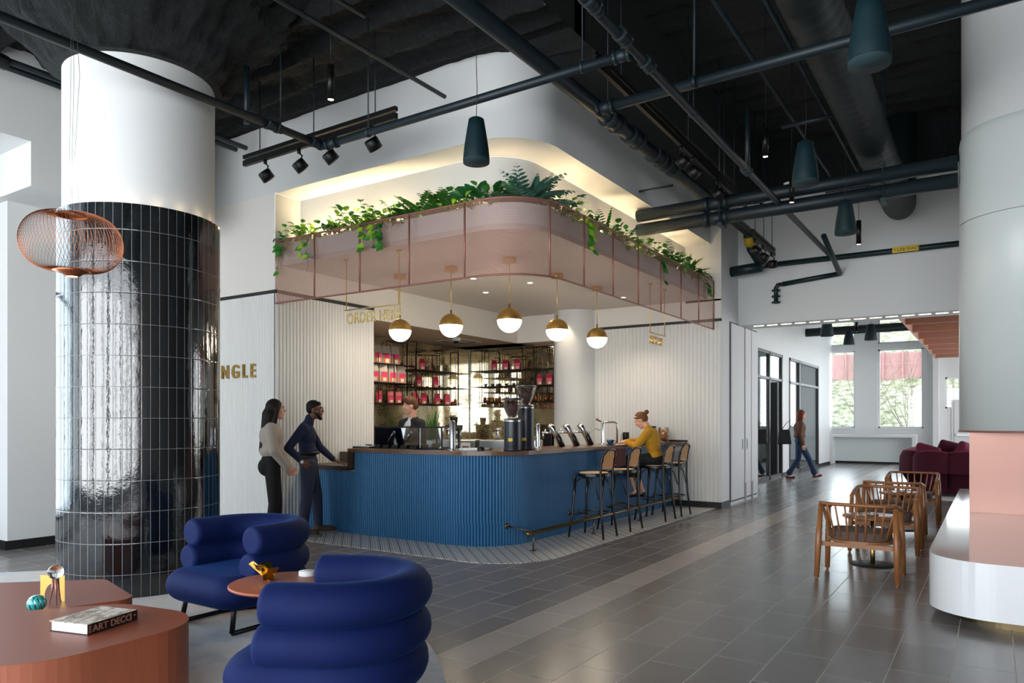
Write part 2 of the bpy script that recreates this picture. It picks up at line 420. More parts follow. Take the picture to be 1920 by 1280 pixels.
def blob(name, prims, voxel, mat, parent, smooth=6, fac=.5):
    """union of tapered capsules and ellipsoids as one continuous surface"""
    bm = NB()
    for p in prims:
        if p[0] == 'c':
            a, b = V(p[1]), V(p[2]); ra, rb = p[3], p[4]; d = b-a; L = d.length; n = 14
            if L < 1e-6: sphere(bm, a, ra, n); continue
            prof = [(0, -ra)] + [(ra*math.cos(t), ra*math.sin(t)) for t in [-PI/3, -PI/6, 0]] + [(rb*math.cos(t), L+rb*math.sin(t)) for t in [0, PI/6, PI/3]] + [(0, L+rb)]
            vs = lathe(bm, prof, (0, 0, 0), n)
            bmesh.ops.transform(bm, matrix=Matrix.Translation(a) @ V((0, 0, 1)).rotation_difference(d.normalized()).to_matrix().to_4x4(), verts=vs)
        else:
            g = bmesh.ops.create_uvsphere(bm, u_segments=18, v_segments=12, radius=1)['verts']
            rot = p[3].to_4x4() if len(p) > 3 and p[3] is not None else Matrix.Identity(4)
            bmesh.ops.transform(bm, matrix=Matrix.Translation(V(p[1])) @ rot @ Matrix.Diagonal((*p[2], 1)), verts=g)
    bmesh.ops.recalc_face_normals(bm, faces=bm.faces)
    me = bpy.data.meshes.new(name); bm.to_mesh(me); bm.free()
    o = bpy.data.objects.new(name, me); C.objects.link(o)
    r = o.modifiers.new('r', 'REMESH'); r.mode = 'VOXEL'; r.voxel_size = voxel
    s = o.modifiers.new('s', 'SMOOTH'); s.factor = fac; s.iterations = smooth
    bpy.context.view_layer.update()
    me2 = bpy.data.meshes.new_from_object(o.evaluated_get(bpy.context.evaluated_depsgraph_get()))
    bpy.data.objects.remove(o); me2.name = name; me2.materials.clear(); me2.materials.append(mat)
    me2.polygons.foreach_set('use_smooth', [True]*len(me2.polygons))
    o = bpy.data.objects.new(name, me2); C.objects.link(o); o.parent = parent; return o
# ------------------------------------------------------------ floor
bm = NB(); uvl = bm.loops.layers.uv.new('UVMap')
rows = [(-2.825, -2.535, 0, 1), (-2.535, -2.32, 1, 0), (-3.05, -2.825, -1, 0)]
for k in range(26): rows.append((-2.32+.3035*k, -2.32+.3035*(k+1), 2+k, 0))
for k in range(34): rows.append((-3.05-.3*(k+1), -3.05-.3*k, -2-k, 0))
for x0, x1, i, mi in rows:
    y0, y1 = -4.2, 30.0
    f = bm.faces.new([bm.verts.new(p) for p in ((x0, y0, 0), (x1, y0, 0), (x1, y1, 0), (x0, y1, 0))]); f.material_index = mi
    v = lambda y: (y-4.09)/.615+.5*(i % 2)+50
    for l, uv in zip(f.loops, ((i+100.0001, v(y0)), (i+100.9999, v(y0)), (i+100.9999, v(y1)), (i+100.0001, v(y1)))): l[uvl].uv = uv
o = struct('floor', bm, [M['floor'], M['stripe']], recalc=False)
bm = NB(); P = rpath([(-7.69, 5.93), (-3.79, 5.93), (-3.79, 11.87), (-7.69, 11.87)], [0, .72, 0, 0], 14)
prism(bm, P, 0.0, .004); struct('floor_mosaic', bm, M['mosaic'])
# ------------------------------------------------------------ ceilings
def ceilz(x): return 6.02 if x > -3.3 else 5.17
bm = NB()
def ceil_patch(X0, X1, Y0, Y1, nx, ny, base, ridge):
    g = []
    for j in range(ny+1):
        y = Y0+(Y1-Y0)*j/ny; r = []
        for i in range(nx+1):
            x = X0+(X1-X0)*i/nx; q = V((x, y, 0))
            e = min(1, abs(y-6.16)/.5)
            rid = ridge*max(0, math.cos(2*PI*(y+.10*noise.noise(V((x*.5, y*.2, 0))))/.46))**2*(.6+.8*abs(noise.noise(V((x*.5, y*1.3, 5)))))*e
            zz = base-rid+(.05*noise.noise(q*1.7)+.025*noise.noise(q*9)+.012*noise.noise(q*23))*(.25+.75*e)
            r.append(bm.verts.new((x, y, zz)))
        g.append(r)
    for a, b in zip(g, g[1:]):
        for k in range(nx): bm.faces.new((a[k], b[k], b[k+1], a[k+1])).smooth = True
ceil_patch(-12.5, -3.3, -4.2, 6.7, 190, 330, 5.22, .17)
ceil_patch(-3.3, 5.2, -4.2, 13.2, 60, 190, 6.06, .05)
for f in (((-3.3, -4.2), (-3.3, 6.3)), ((-3.3, 6.1), (-3.3, 13.2))):
    q = [bm.verts.new((*f[0], 5.1)), bm.verts.new((*f[1], 5.1)), bm.verts.new((*f[1], 6.2)), bm.verts.new((*f[0], 6.2))]; bm.faces.new(q)
q = [bm.verts.new(p) for p in ((-4.0, 6.1, 5.16), (-3.3, 6.1, 5.16), (-3.3, 13.2, 5.16), (-4.0, 13.2, 5.16))]; bm.faces.new(q)
q = [bm.verts.new(p) for p in ((-3.4, 12.80, 5.30), (5.2, 12.80, 5.30), (5.2, 12.80, 6.2), (-3.4, 12.80, 6.2))]; bm.faces.new(q)
vs = lathe(bm, [(0, 4.375), (.60, 4.375), (.66, 4.38), (.70, 4.42), (.74, 4.46), (.80, 4.54), (.86, 4.62), (.93, 4.71), (1.0, 4.8), (1.07, 4.89), (1.15, 4.98), (1.23, 5.05), (1.32, 5.12), (1.5, 5.25)], (-6.263, 3.594, 0), 160)   # sprayed capital over the tiled column
for v in vs:
    if v.co.z > 4.39:
        d = V((v.co.x+6.263, v.co.y-3.594, 0)); v.co += d*(.18*noise.noise(v.co*2.2)+.10*noise.noise(v.co*6)+.05*noise.noise(v.co*17))
struct('ceiling', bm, M['ceil'], recalc=False)
bm = NB(); box(bm, -12.5, 5.2, 13.2, 30, 5.7, 5.8); struct('ceiling_lounge', bm, M['white'])
# ------------------------------------------------------------ bar corner: walls, bulkhead, cove, soffit
XW, YW, YE = -7.67, 6.16, 11.87
bm = NB(); fluted(bm, [(-9.1, YW), (XW, YW)], .10, 3.06, .056, .016); struct('wall_sign_panel', bm, M['flute'])
bm = NB(); fluted(bm, [(XW, YW), (XW, 7.93)], .10, 3.06, .056, .016); struct('wall_bar_left', bm, M['flute'])
bm = NB(); fluted(bm, [(-5.95, YE), (-3.713, YE)], .10, 3.06, .068, .018); struct('wall_bar_right', bm, M['flute'])
bm = NB()
ribbon(bm, [(-9.1, YW+.004), (XW-.004, YW+.004), (XW-.004, 7.93), (XW-.16, 7.93)], 0, 3.06)
ribbon(bm, [(-6.6, YE+.004), (-3.72, YE+.004)], 0, 3.06)
struct('wall_backing', bm, M['white'])
bm = NB()
ribbon(bm, [(-9.1, YW-.001), (XW+.001, YW-.001), (XW+.001, 7.93)], 3.105, 3.47)                 # plaster above the trim
ribbon(bm, [(-9.1, YW-.001), (XW, YW-.001)], 3.47, 4.34)
ribbon(bm, [(XW, YW), (XW, 6.57)], 3.47, 4.34)                                               # cove end
ribbon(bm, [(XW+.001, 7.93), (XW+.001, YE), (-3.71, YE)], 2.93, 3.43)                           # band over the back bar
ribbon(bm, rpath([(XW, 6.57), (-4.32, 6.57), (-4.32, YE)], [0, .55, 0], 14), 3.5, 4.34, smooth=True)
ribbon(bm, [(-4.32, YE), (-3.713, YE)], 3.4, 5.3)
struct('wall_cove', bm, M['cream'], recalc=False)
bm = NB(); path = rpath([(-12.4, YW), (-3.88, YW), (-3.88, YE)], [0, .65, 0], 18)
inn = rpath([(-12.4, YW+.06), (-3.94, YW+.06), (-3.94, YE)], [0, .59, 0], 18)
ribbon(bm, path, 4.34, 5.3, smooth=True)
pc = rpath([(XW, 6.6), (-4.35, 6.6), (-4.35, YE)], [0, .52, 0], 18)
po = path[1:]; po = [(XW, YW)]+po
struct('wall_bulkhead', bm, M['white'], recalc=False)
bm = NB(); A = [bm.verts.new((*p, 4.341)) for p in po]; B = [bm.verts.new((*p, 4.341)) for p in pc]
for k in range(len(A)-1):
    j, j2 = min(k, len(B)-1), min(k+1, len(B)-1)
    if j != j2: bm.faces.new((A[k], A[k+1], B[j2], B[j]))
struct('ceiling_cove', bm, M['cream'], recalc=True)
bm = NB()
for a, b in (((-9.1, YW-.012, -7.66, YW+.01), 0), ((XW-.01, YW-.012, XW+.024, 7.93), 0), ((-5.95, YE-.026, -3.70, YE), 0)):
    box(bm, a[0], a[2], a[1], a[3], 3.06, 3.105)
struct('trim_1', bm, M['blacktrim'])
bm = NB(); box(bm, -9.1, XW+.02, YW-.02, YW+.01, 0, .10); box(bm, XW-.01, XW+.02, YW-.02, 6.7, 0, .10); box(bm, -4.6, -3.70, YE-.022, YE+.01, 0, .10)
box(bm, -3.73, -3.70, YE-.02, 12.35, 0, .10)
struct('baseboard_bar', bm, M['baseboard'])
# soffit over the bar, open to the dining side, and the lower ceiling over the back bar
bm = NB(); sp_ = rpath([(XW, 6.27), (-3.95, 6.27), (-3.95, YE), (XW, YE)], [0, .58, 0, 0], 14)
prism(bm, sp_, 3.43, 3.49); struct('ceiling_soffit', bm, M['soffit'])
bm = NB(); box(bm, -9.3, XW-.002, 7.5, 12.6, 2.93, 3.0); box(bm, -9.3, -5.7, YE+.002, 12.6, 2.93, 3.0); struct('ceiling_back_bar', bm, M['tan'])
bm = NB(); box(bm, -12.4, -9.24, 6.3, 12.7, 0, 3.0); struct('wall_back_bar_left', bm, M['white'])
bm = NB(); box(bm, -9.24, -5.6, 12.42, 12.7, 0, 3.0); box(bm, -5.75, -5.6, 11.9, 12.5, 0, 3.0); struct('wall_back_bar_rear', bm, M['white'])
bm = NB(); box(bm, -9.24, XW-.15, 7.9, 8.0, 0, 3.0); struct('wall_back_bar_return', bm, M['white'])
for i, (x0, x1, y0, y1) in enumerate(((-9.22, -9.2, 8.02, 9.6), (-9.22, -9.2, 9.606, 11.0), (-9.22, -9.2, 11.006, 12.36), (-9.18, -7.8, 12.38, 12.4), (-7.794, -6.4, 12.38, 12.4), (-6.394, -5.8, 12.38, 12.4))):
    bm = NB(); box(bm, x0, x1, y0, y1, 0.9, 2.92)
    tag(finish('mirror_panel', bm, M['mirror']), ['speckled antique mirror panel on the left back bar wall, nearest the fluted wall', 'speckled antique mirror panel in the middle of the left back bar wall', 'speckled antique mirror panel on the left back bar wall, at the mirror corner', 'speckled antique mirror panel on the rear back bar wall, at the mirror corner', 'speckled antique mirror panel in the middle of the rear back bar wall', 'speckled antique mirror panel on the rear back bar wall behind the white column'][i], 'mirror', 'mirror panels behind the bar')
# planter ledge behind the mesh
bm = NB(); a = rpath([(XW, 6.30), (-3.97, 6.30), (-3.97, YE)], [0, .55, 0], 14); b = rpath([(XW, 6.48), (-4.15, 6.48), (-4.15, YE)], [0, .5, 0], 14)
ribbon(bm, a, 3.492, 3.715, smooth=True); ribbon(bm, b, 3.492, 3.69, smooth=True)
A = [bm.verts.new((*p, 3.66)) for p in a]; B = [bm.verts.new((*p, 3.66)) for p in b]
for k in range(len(A)-1): bm.faces.new((A[k], A[k+1], B[k+1], B[k])).material_index = 1
tag(finish('planter', bm, [M['flute'], plain('potting_soil', '#2c241c', .95)], recalc=False), 'long white planter trough curving around the soffit behind the rose mesh', 'planter')
# mesh screen canopy
cp = rpath([(-7.68, 6.17), (-3.83, 6.17), (-3.83, 11.85)], [0, .65, 0], 20)
can = thing('mesh_canopy', 'rose pink perforated metal screen canopy wrapping above the bar', 'canopy', (-3.83, 6.17, 2.92))
def loc(o, root): o.matrix_parent_inverse = Matrix.Translation(-root.location); return o
rs = resample(cp, .01); tot = rs[-1][2]
def s_at(px, py): return min(rs, key=lambda r: (r[0].x-px)**2+(r[0].y-py)**2)[2]
cuts = [0]+[s_at(x, 6.17) for x in (-6.946, -6.18, -5.42, -4.65)]+[s_at(-3.87, 6.6)]+[s_at(-3.83, y) for y in (7.30, 8.045, 8.80, 9.57, 10.35, 11.12)]+[tot]
def sub(s0, s1, step=.05):
    n = max(1, int((s1-s0)/step)); out = []
    for k in range(n+1):
        s = s0+(s1-s0)*k/n; q = min(rs, key=lambda r: abs(r[2]-s)); out.append((q[0].x, q[0].y))
    return out
for i, (a, b) in enumerate(zip(cuts, cuts[1:])):
    bm = NB(); uvl = bm.loops.layers.uv.new('UVMap'); ribbon(bm, sub(a+.012, b-.012), 2.94, 3.715, uvl=uvl, smooth=True)
    loc(finish('mesh_panel', bm, M['mesh'], can, recalc=False), can)
for i, s in enumerate(cuts):
    q = sub(s, s+.001)[0]; bm = NB(); cyl(bm, (*q, 2.93), (*q, 3.73), .011, 8); loc(finish('mullion', bm, M['rose'], can), can)
for nm, z in (('top_rail', 3.722), ('bottom_rail', 2.932)):
    bm = NB(); tube(bm, [(x, y, z) for x, y in sub(0, tot, .06)], .011, 8); loc(finish(nm, bm, M['rose'], can), can)
# ------------------------------------------------------------ white round column inside the bar
bm = NB(); lathe(bm, [(.42, 0), (.42, 3.43)], (-6.42, 11.95, 0), 48)
tag(finish('round_column', bm, M['white']), 'plain white round column standing inside the bar beside the fluted wall', 'column')
# ------------------------------------------------------------ left side: deep window niche walls
bm = NB()
box(bm, -9.6, -9.1, 3.70, 6.16, 0, 3.86)                # lower wall past the window
box(bm, -9.6, -8.32, 3.60, 5.25, 3.86, 5.3); box(bm, -9.6, -9.1, 5.25, 6.16, 3.86, 5.3)
box(bm, -9.6, -8.32, -4.2, 3.60, 4.32, 5.3)
struct('wall_left', bm, M['white'])
bm = NB(); box(bm, -9.12, -9.085, 3.70, 6.16, 0, .10); box(bm, -9.6, -9.1, 3.68, 3.705, 0, .10); struct('baseboard_left', bm, M['baseboard'])
for i, y in enumerate((-2.9, -.8, 1.3)):
    bm = NB()
    for yy in (y, y+2.05): box(bm, -9.60, -9.52, yy, yy+.06, .25, 4.3)
    for z in (.25, 2.9, 4.26): box(bm, -9.60, -9.52, y, y+2.1, z, z+.05)
    w_ = struct('window_%d' % (i+1), bm, M['blacktrim'])
    bm = NB(); box(bm, -9.57, -9.56, y+.05, y+2.06, .29, 4.27); finish('pane', bm, M['winglass'], w_)
bm = NB(); box(bm, -9.66, -9.5, -4.2, 3.7, 0, .25); box(bm, -9.66, -9.5, -4.2, -2.9, 0, 4.4); box(bm, -9.66, -9.5, 3.42, 3.72, 0, 4.4); struct('wall_left_sill', bm, M['white'])
# ------------------------------------------------------------ street side and right side shell (behind and beside the camera)
bm = NB(); box(bm, -12.5, 5.2, -3.72, -3.5, 4.2, 6.2); box(bm, -12.5, 5.2, -3.72, -3.5, 0, .3)
for x in (-9.4, -6.7, -4.0, -1.3, 1.4, 4.1): box(bm, x-.14, x+.14, -3.72, -3.5, .3, 4.2)
struct('wall_street', bm, M['white'])
bm = NB(); box(bm, 4.6, 4.8, -3.7, 30, 4.1, 6.2); box(bm, 4.6, 4.8, -3.7, 30, 0, .35)
for k in range(7, 14): box(bm, 4.6, 4.8, -3.7+2.55*k, -3.4+2.55*k, .35, 4.1)
struct('wall_right', bm, M['white'])
bm = NB(); box(bm, 4.5, 4.59, -3.5, 13.4, 0, 6.2); struct('wall_right_sky_block', bm, plain('taupe_sky_block', '#6f6a64', .6, var=.1))  # unseen blank wall, added to keep bright sky out of the column's tile reflections
# ------------------------------------------------------------ pier with cupboard doors, header beam
XP = -3.71
bm = NB(); box(bm, -4.4, XP, YE+.002, 14.1, 0, 5.3); box(bm, -12, -4.4, 12.7, 14.1, 0, 5.3); struct('wall_pier', bm, M['white'])
bm = NB(); box(bm, XP+.001, XP+.012, 12.32, 13.99, .06, 3.105); struct('trim_2', bm, M['blacktrim'])
for i, (y0, y1) in enumerate(((12.35, 13.10), (13.16, 13.53), (13.56, 13.96))):
    bm = NB(); box(bm, XP+.008, XP+.03, y0, y1-.01, .09, 3.08); d = struct('door_%d' % (i+1), bm, M['white'])
    if i < 2:
        bm = NB(); yy = y1-.12 if i == 0 else y0+.1
        box(bm, XP+.028, XP+.036, yy-.03, yy+.03, .93, 1.12); finish('recessed_pull', bm, M['steel'], d)
        bm = NB(); box(bm, XP+.036, XP+.0365, yy-.012, yy+.012, .96, 1.09); finish('pull_slot', bm, M['blacktrim'], d)
for y in (13.11, 13.54):
    bm = NB(); box(bm, XP+.03, XP+.06, y, y+.02, .01, .34)
    tag(finish('corner_guard', bm, M['steel']), 'short steel corner guard at the foot of the %s white cupboard door' % ('near' if y < 13.3 else 'far'), 'corner guard', 'corner guards on the cupboard wall')
bm = NB(); box(bm, XP, 5.2, 12.82, 13.44, 3.09, 6.1); struct('wall_header', bm, M['white'])
bm = NB()
for k in range(14): box(bm, -3.5+.23*k, -3.5+.23*k+.17, 13.025, 13.037, 3.078, 3.089)
tag(finish('linear_light', bm, glow('strip_glow', '#fff2e0', 2.5)), 'thin slotted strip light set in the underside of the header beam', 'strip light')
# corridor left wall with two glazed office fronts
XC = -4.55
bm = NB()
for y0, y1 in ((14.1, 16.4), (19.62, 20.4), (24.35, 26.2)): box(bm, XC-.15, XC, y0, y1, 0, 3.13)
box(bm, XC-.15, XC, 14.1, 26.2, 3.13, 5.7); struct('wall_corridor', bm, M['white'])
bm = NB(); box(bm, XC-.01, XC+.014, 24.35, 26.2, 0, .1); box(bm, XC-.01, XC+.014, 19.62, 20.4, 0, .1); struct('baseboard_corridor', bm, M['baseboard'])
for i, (y0, y1, yd) in enumerate(((16.4, 19.62, 18.35), (20.4, 24.3, 21.65))):
    w_ = NB()
    for y in (y0, yd-.08 if i == 0 else yd-.08, y1-.09): box(w_, XC-.06, XC+.02, y, y+.09, 0, 3.12)
    box(w_, XC-.06, XC+.02, y0, y1, 3.06, 3.13); box(w_, XC-.06, XC+.02, y0, y1, 2.44, 2.5); box(w_, XC-.06, XC+.02, y0, y1, 0, .1)
    W = struct('window_%d' % (i+4), w_, plain('dark_frame_%d' % i, '#2b2c2d', .4))
    for a, b, c, d in ((y0+.09, yd-.08, .1, 2.44), (y0+.09, yd-.08, 2.5, 3.06), (yd+.01, y1-.09, 2.5, 3.06)) + (((yd+.01, y1-.09, .1, 2.44),) if i else ()):
        bm = NB(); box(bm, XC-.03, XC-.02, a, b, c, d); finish('pane', bm, M['winglass'], W)
bm = NB(); box(bm, XC-.5, XC-.05, 19.3, 19.36, .02, 2.42); d = struct('door_4', bm, M['blacktrim'])
bm = NB(); box(bm, XC-.7, XC-.06, 18.45, 18.49, .02, 2.42); d = struct('door_5', bm, M['blacktrim'])
bm = NB(); box(bm, XC-.09, XC-.06, 18.38, 18.42, .3, 2.3); finish('edge_pull', bm, M['chairwood'], d)
# office behind the glazing
bm = NB(); box(bm, -8.4, -8.3, 14.1, 26.2, 0, .95); box(bm, -8.4, -8.3, 14.1, 26.2, 3.6, 4)
for y in (14.1, 16.6, 19.1, 21.6, 24.1): box(bm, -8.4, -8.3, y, y+.35, .95, 3.6)
box(bm, -8.4, XC-.15, 14.0, 14.12, 0, 4); box(bm, -8.4, XC-.15, 26.1, 26.2, 0, 4); box(bm, -8.4, XC-.15, 19.72, 19.8, 0, 4)
struct('wall_office', bm, M['white'])
bm = NB(); box(bm, -8.4, XC-.15, 14.1, 26.2, 3.9, 4.0); struct('ceiling_office', bm, M['white'])
for i, y in enumerate((17.2, 22.3)):
    bm = NB(); box(bm, -8.25, -7.4, y-1, y+1.2, .86, .90); t_ = finish('worktop', bm, M['white'])
    tag(t_, 'white worktop under the %s office window behind the glazing' % ('nearer' if i == 0 else 'farther'), 'worktop')
# ------------------------------------------------------------ far window wall
YF = 27.5
bm = NB(); wins = [(-6.6, -5.3), (-4.82, -3.97), (-3.257, -1.917)]
xs = [(-8.5, -6.6), (-5.3, -4.82), (-3.97, -3.257), (-1.917, -1.3), (1.4, 1.8), (4.2, 5.2)]
for a, b in xs: box(bm, a, b, YF, YF+.3, 0, 5.7)
for a, b in wins: box(bm, a, b, YF, YF+.3, 0, 1.2); box(bm, a, b, YF, YF+.3, 3.86, 4.05)
box(bm, -1.3, 1.4, YF, YF+.3, 0, 1.84); box(bm, -1.3, 1.4, YF, YF+.3, 2.85, 5.7); box(bm, 1.8, 4.2, YF, YF+.3, 0, 1.2); box(bm, -8.5, 5.2, YF, YF+.3, 5.0, 5.7)
box(bm, -1.62, -1.46, YF-.35, YF, 0, 5.7)
struct('wall_far', bm, M['white'])
for i, (a, b, c, d) in enumerate([(x0, x1, 1.2, 3.86) for x0, x1 in wins]+[(-1.3, 1.4, 1.84, 2.85), (1.8, 4.2, 1.2, 5.0)]+[(x0, x1, 4.05, 5.0) for x0, x1 in wins]):
    bm = NB()
    for x0, x1, z0, z1 in ((a, a+.05, c, d), (b-.05, b, c, d), (a, b, c, c+.05), (a, b, d-.05, d)): box(bm, x0, x1, YF+.1, YF+.16, z0, z1)
    if i < 3: box(bm, a-.02, b+.02, YF-.05, YF+.12, c-.04, c)
    w_ = struct('window_%d' % (i+6), bm, M['white']); bm = NB(); box(bm, a+.05, b-.05, YF+.13, YF+.135, c+.05, d-.05); finish('pane', bm, M['winglass'], w_)
bm = NB(); box(bm, -1.12, -.08, YF-.03, YF-.004, 0, 2.12); box(bm, -1.04, -.16, YF-.05, YF-.03, .01, 2.04)
d = struct('door_6', bm, M['white'])
bm = NB(); box(bm, -.98, -.3, YF-.10, YF-.05, .96, 1.03); finish('panic_bar', bm, M['steel'], d)
bm = NB(); box(bm, -.5, -.25, YF-.09, YF-.05, 1.84, 1.94); finish('door_closer', bm, M['steel'], d)
bm = NB(); box(bm, -8.5, XC-.15, 26.2, 27.5, 0, 5.7); struct('wall_corridor_end', bm, M['white'])
# outside: grassy bank, fence, bare shrubs
bm = NB(); n = 50; g = []
for j in range(n+1):
    y = 28.2+22*j/n; r = []
    for i in range(n+1):
        x = -22+36*i/n; t_ = j/n
        r.append(bm.verts.new((x, y, -.1+ (y-28.6)*.38*min(1, max(0, (y-28.6)/3)) + .22*noise.noise(V((x*.7, y*.7, 0))))))
    g.append(r)
for a, b in zip(g, g[1:]):
    for k in range(n): bm.faces.new((a[k], a[k+1], b[k+1], b[k])).smooth = True
tag(finish('grass_bank', bm, M['hill'], recalc=False), 'steep grassy bank with dry leaves seen outside the far windows', 'hillside', kind='stuff')
bm = NB(); box(bm, -20, 12, 37.9, 38.0, 3.2, 4.6)
for k in range(40): box(bm, -19.5+.8*k, -19.42+.8*k, 37.8, 37.9, 3.2, 4.7)
tag(finish('red_fence', bm, plain('red_fence', '#b98780', .8)), 'faded red fence along the top of the grassy bank', 'fence')
random.seed(3)
for q, (x0, y0, h0) in enumerate(((-6.3, 31.5, 3.4), (-4.4, 32.5, 3.8), (-2.6, 31.2, 4.2), (-1.2, 33.5, 3.6), (.4, 31.5, 3.2), (-10, 30.5, 3.5))):
    bm = NB(); z0 = (y0-28.6)*.38-.4
    for k in range(16):
        p = V((x0, y0, z0)); d = V((random.uniform(-.5, .5), random.uniform(-.4, .4), 1)).normalized(); pts = [p.copy()]
        for s in range(6): d = (d+V((random.uniform(-.3, .3), random.uniform(-.2, .2), random.uniform(-.1, .15)))).normalized(); p = p+d*(h0/6); pts.append(p.copy())
        tube(bm, pts, [.014-.0018*i for i in range(7)], 4)
    tag(finish('bare_shrub', bm, plain('bark_%d' % q, '#8a7a68', .9)), ['leafless shrub outside the office windows of the corridor', 'leafless shrub on the bank behind the left far window', 'leafless shrub on the bank between the two far windows', 'leafless shrub on the bank behind the right far window', 'leafless shrub on the bank behind the small high window', 'leafless shrub on the bank farthest left outside'][q], 'shrub', 'bare shrubs on the bank')
bm = NB(); box(bm, -60, 60, 28, 29.2, -.6, -.1); struct('outside_ground', bm, M['hill'])
bm = NB(); box(bm, -16, -9.8, 12, 28, -.3, .2); struct('outside_ground_side', bm, M['hill'])
# cove LED strip and downlights
for (a, b, n) in (((-7.5, 6.50), (-5.0, 6.50), 5), ((-4.27, 7.3), (-4.27, 11.6), 8)):
    for k in range(n):
        x = a[0]+(b[0]-a[0])*(k+.5)/n; y = a[1]+(b[1]-a[1])*(k+.5)/n
        area('cove_led', (x, y, 3.72), (0, 0, 1), .52, .04, 9, (1, .75, .46))
area('cove_led', (-4.75, 6.62, 3.72), (0, 0, 1), .3, .1, 9, (1, .75, .46)); area('cove_led', (-4.4, 6.95, 3.72), (0, 0, 1), .1, .3, 9, (1, .75, .46))
# ------------------------------------------------------------ black tiled column
cx, cy = -6.263, 3.594
col = thing('tiled_column', 'huge round column clad in glossy black tile below and white plaster above', 'column', (cx, cy, 0))
bm = NB(); uvl = bm.loops.layers.uv.new('UVMap'); n = 180; R_ = .645
nt = round(2*PI*R_/.0675)
for k in range(n):
    a, b = 2*PI*k/n, 2*PI*(k+1)/n
    f = bm.faces.new([bm.verts.new((R_*math.cos(t), R_*math.sin(t), z)) for t, z in ((a, 0), (b, 0), (b, 3.16), (a, 3.16))]); f.smooth = True
    for l, uv in zip(f.loops, ((k/n*nt, -.197/.25+9), ((k+1)/n*nt, -.197/.25+9), ((k+1)/n*nt, 2.963/.25+9), (k/n*nt, 2.963/.25+9))): l[uvl].uv = uv
bmesh.ops.remove_doubles(bm, verts=bm.verts, dist=1e-5)
finish('tile_cladding', bm, M['tile'], col)
bm = NB(); lathe(bm, [(.645, 3.16), (.60, 3.165), (.60, 3.12)], seg=96); finish('tile_ledge', bm, M['white'], col)
bm = NB(); lathe(bm, [(.60, 3.15), (.60, 4.38)], seg=96); finish('plaster_shaft', bm, M['white'], col)
for k in range(20):
    t = 2*PI*k/20+.3; point('column_uplight', (cx+.665*math.cos(t), cy+.665*math.sin(t), 3.185), .10, (1, .72, .42), .015)
# ------------------------------------------------------------ rug
bm = NB(); P = [(-5.1+3.5*math.cos(2*PI*k/96), .8+3.5*math.sin(2*PI*k/96)) for k in range(96)]
prism(bm, P, 0.001, .012); tag(finish('round_rug', bm, M['rug']), 'large round pale rug with soft blue grey and peach patches under the blue armchairs', 'rug')
# ------------------------------------------------------------ hearth, copper block and clad column at right
bm = NB(); P = rpath([(-.40, 12.3), (-.40, 5.88), (2.6, 5.88), (2.6, 12.3)], [0, .42, 0, 0], 16)
top = prism(bm, P, .075, .46)
h_ = thing('hearth_bench', 'long low white bench with a glossy stone top and rounded corner at the right edge', 'bench', (-.4, 5.88, 0))
loc(finish('bench_body', bm, [M['marbleW']], h_), h_)
bm = NB(); P = rpath([(-.27, 12.2), (-.27, 6.02), (2.5, 6.02), (2.5, 12.2)], [0, .4, 0, 0], 16); prism(bm, P, 0.0, .075); loc(finish('plinth', bm, M['darkbrass'], h_), h_)
bm = NB(); box(bm, -.21, 1.6, 9.14, 10.3, .461, 1.31); tag(finish('copper_block', bm, M['copper']), 'rose copper clad block standing on the white bench under the clad column', 'fireplace surround')
c2 = thing('clad_column', 'wide round white column with a pale panelled sleeve at the right edge', 'column', (.365, 9.493, 1.31))
bm = NB(); lathe(bm, [(.66, 3.1), (.66, 4.75)], seg=96); lathe(bm, [(.64, 0), (.64, 4)], seg=64)
finish('shaft', bm, M['white'], c2)
sheath = plain('sleeve_panel', '#d3dcdb', .3, var=.01)
bm = NB(); lathe(bm, [(.62, .015), (.68, .015), (.68, 2.236)], seg=96); lathe(bm, [(.68, 2.242), (.68, 3.12), (.67, 3.18), (.655, 3.21)], seg=96); finish('sleeve', bm, sheath, c2)
bm = NB(); lathe(bm, [(.60, -.004), (.69, -.004), (.69, .014), (.60, .014)], seg=96); finish('copper_trim', bm, M['rose'], c2)
# ------------------------------------------------------------ pipes under the ceiling
def pipe(name, label, pts, r, mat='tealpipe', couplings=(), hangers=(), zc=None, group=None, cat='pipe', collar=1.28):
    base = V(pts[0]); t = thing(name, label, cat, base, group=group)
    bm = NB(); tube(bm, [V(p)-base for p in pts], r, 14); finish('pipe_run', bm, M[mat], t)
    for c, d in couplings:
        bm = NB(); c = V(c)-base; d = V(d).normalized()
        for s in (-1, 1): cyl(bm, c+d*s*r*1.5-d*r*.35, c+d*s*r*1.5+d*r*.35, r*collar*1.12, 14)
        cyl(bm, c-d*r*1.3, c+d*r*1.3, r*collar*.98, 14)
        if r < .06:
            q = d.cross(V((0, 0, 1)))
            for s in (-1, 1):
                for u in (-1, 1): cyl(bm, c+d*s*r*1.5+q*u*r*1.4-V((0, 0, r*.4)), c+d*s*r*1.5+q*u*r*1.4+V((0, 0, r*.6)), r*.22, 6)
        finish('coupling', bm, M[mat], t)
    for c in hangers:
        bm = NB(); zc = ceilz(c[0]); c = V(c)-base; cyl(bm, c+V((0, 0, r)), c+V((0, 0, zc-base.z-c.z)), .006, 6)
        d = (V(pts[1])-V(pts[0])).normalized(); cyl(bm, c-d*.015, c+d*.015, r*1.15, 12); finish('hanger_rod', bm, M['steel' if 0 else mat], t)
    return t
g = 'sprinkler pipes under the dark ceiling'
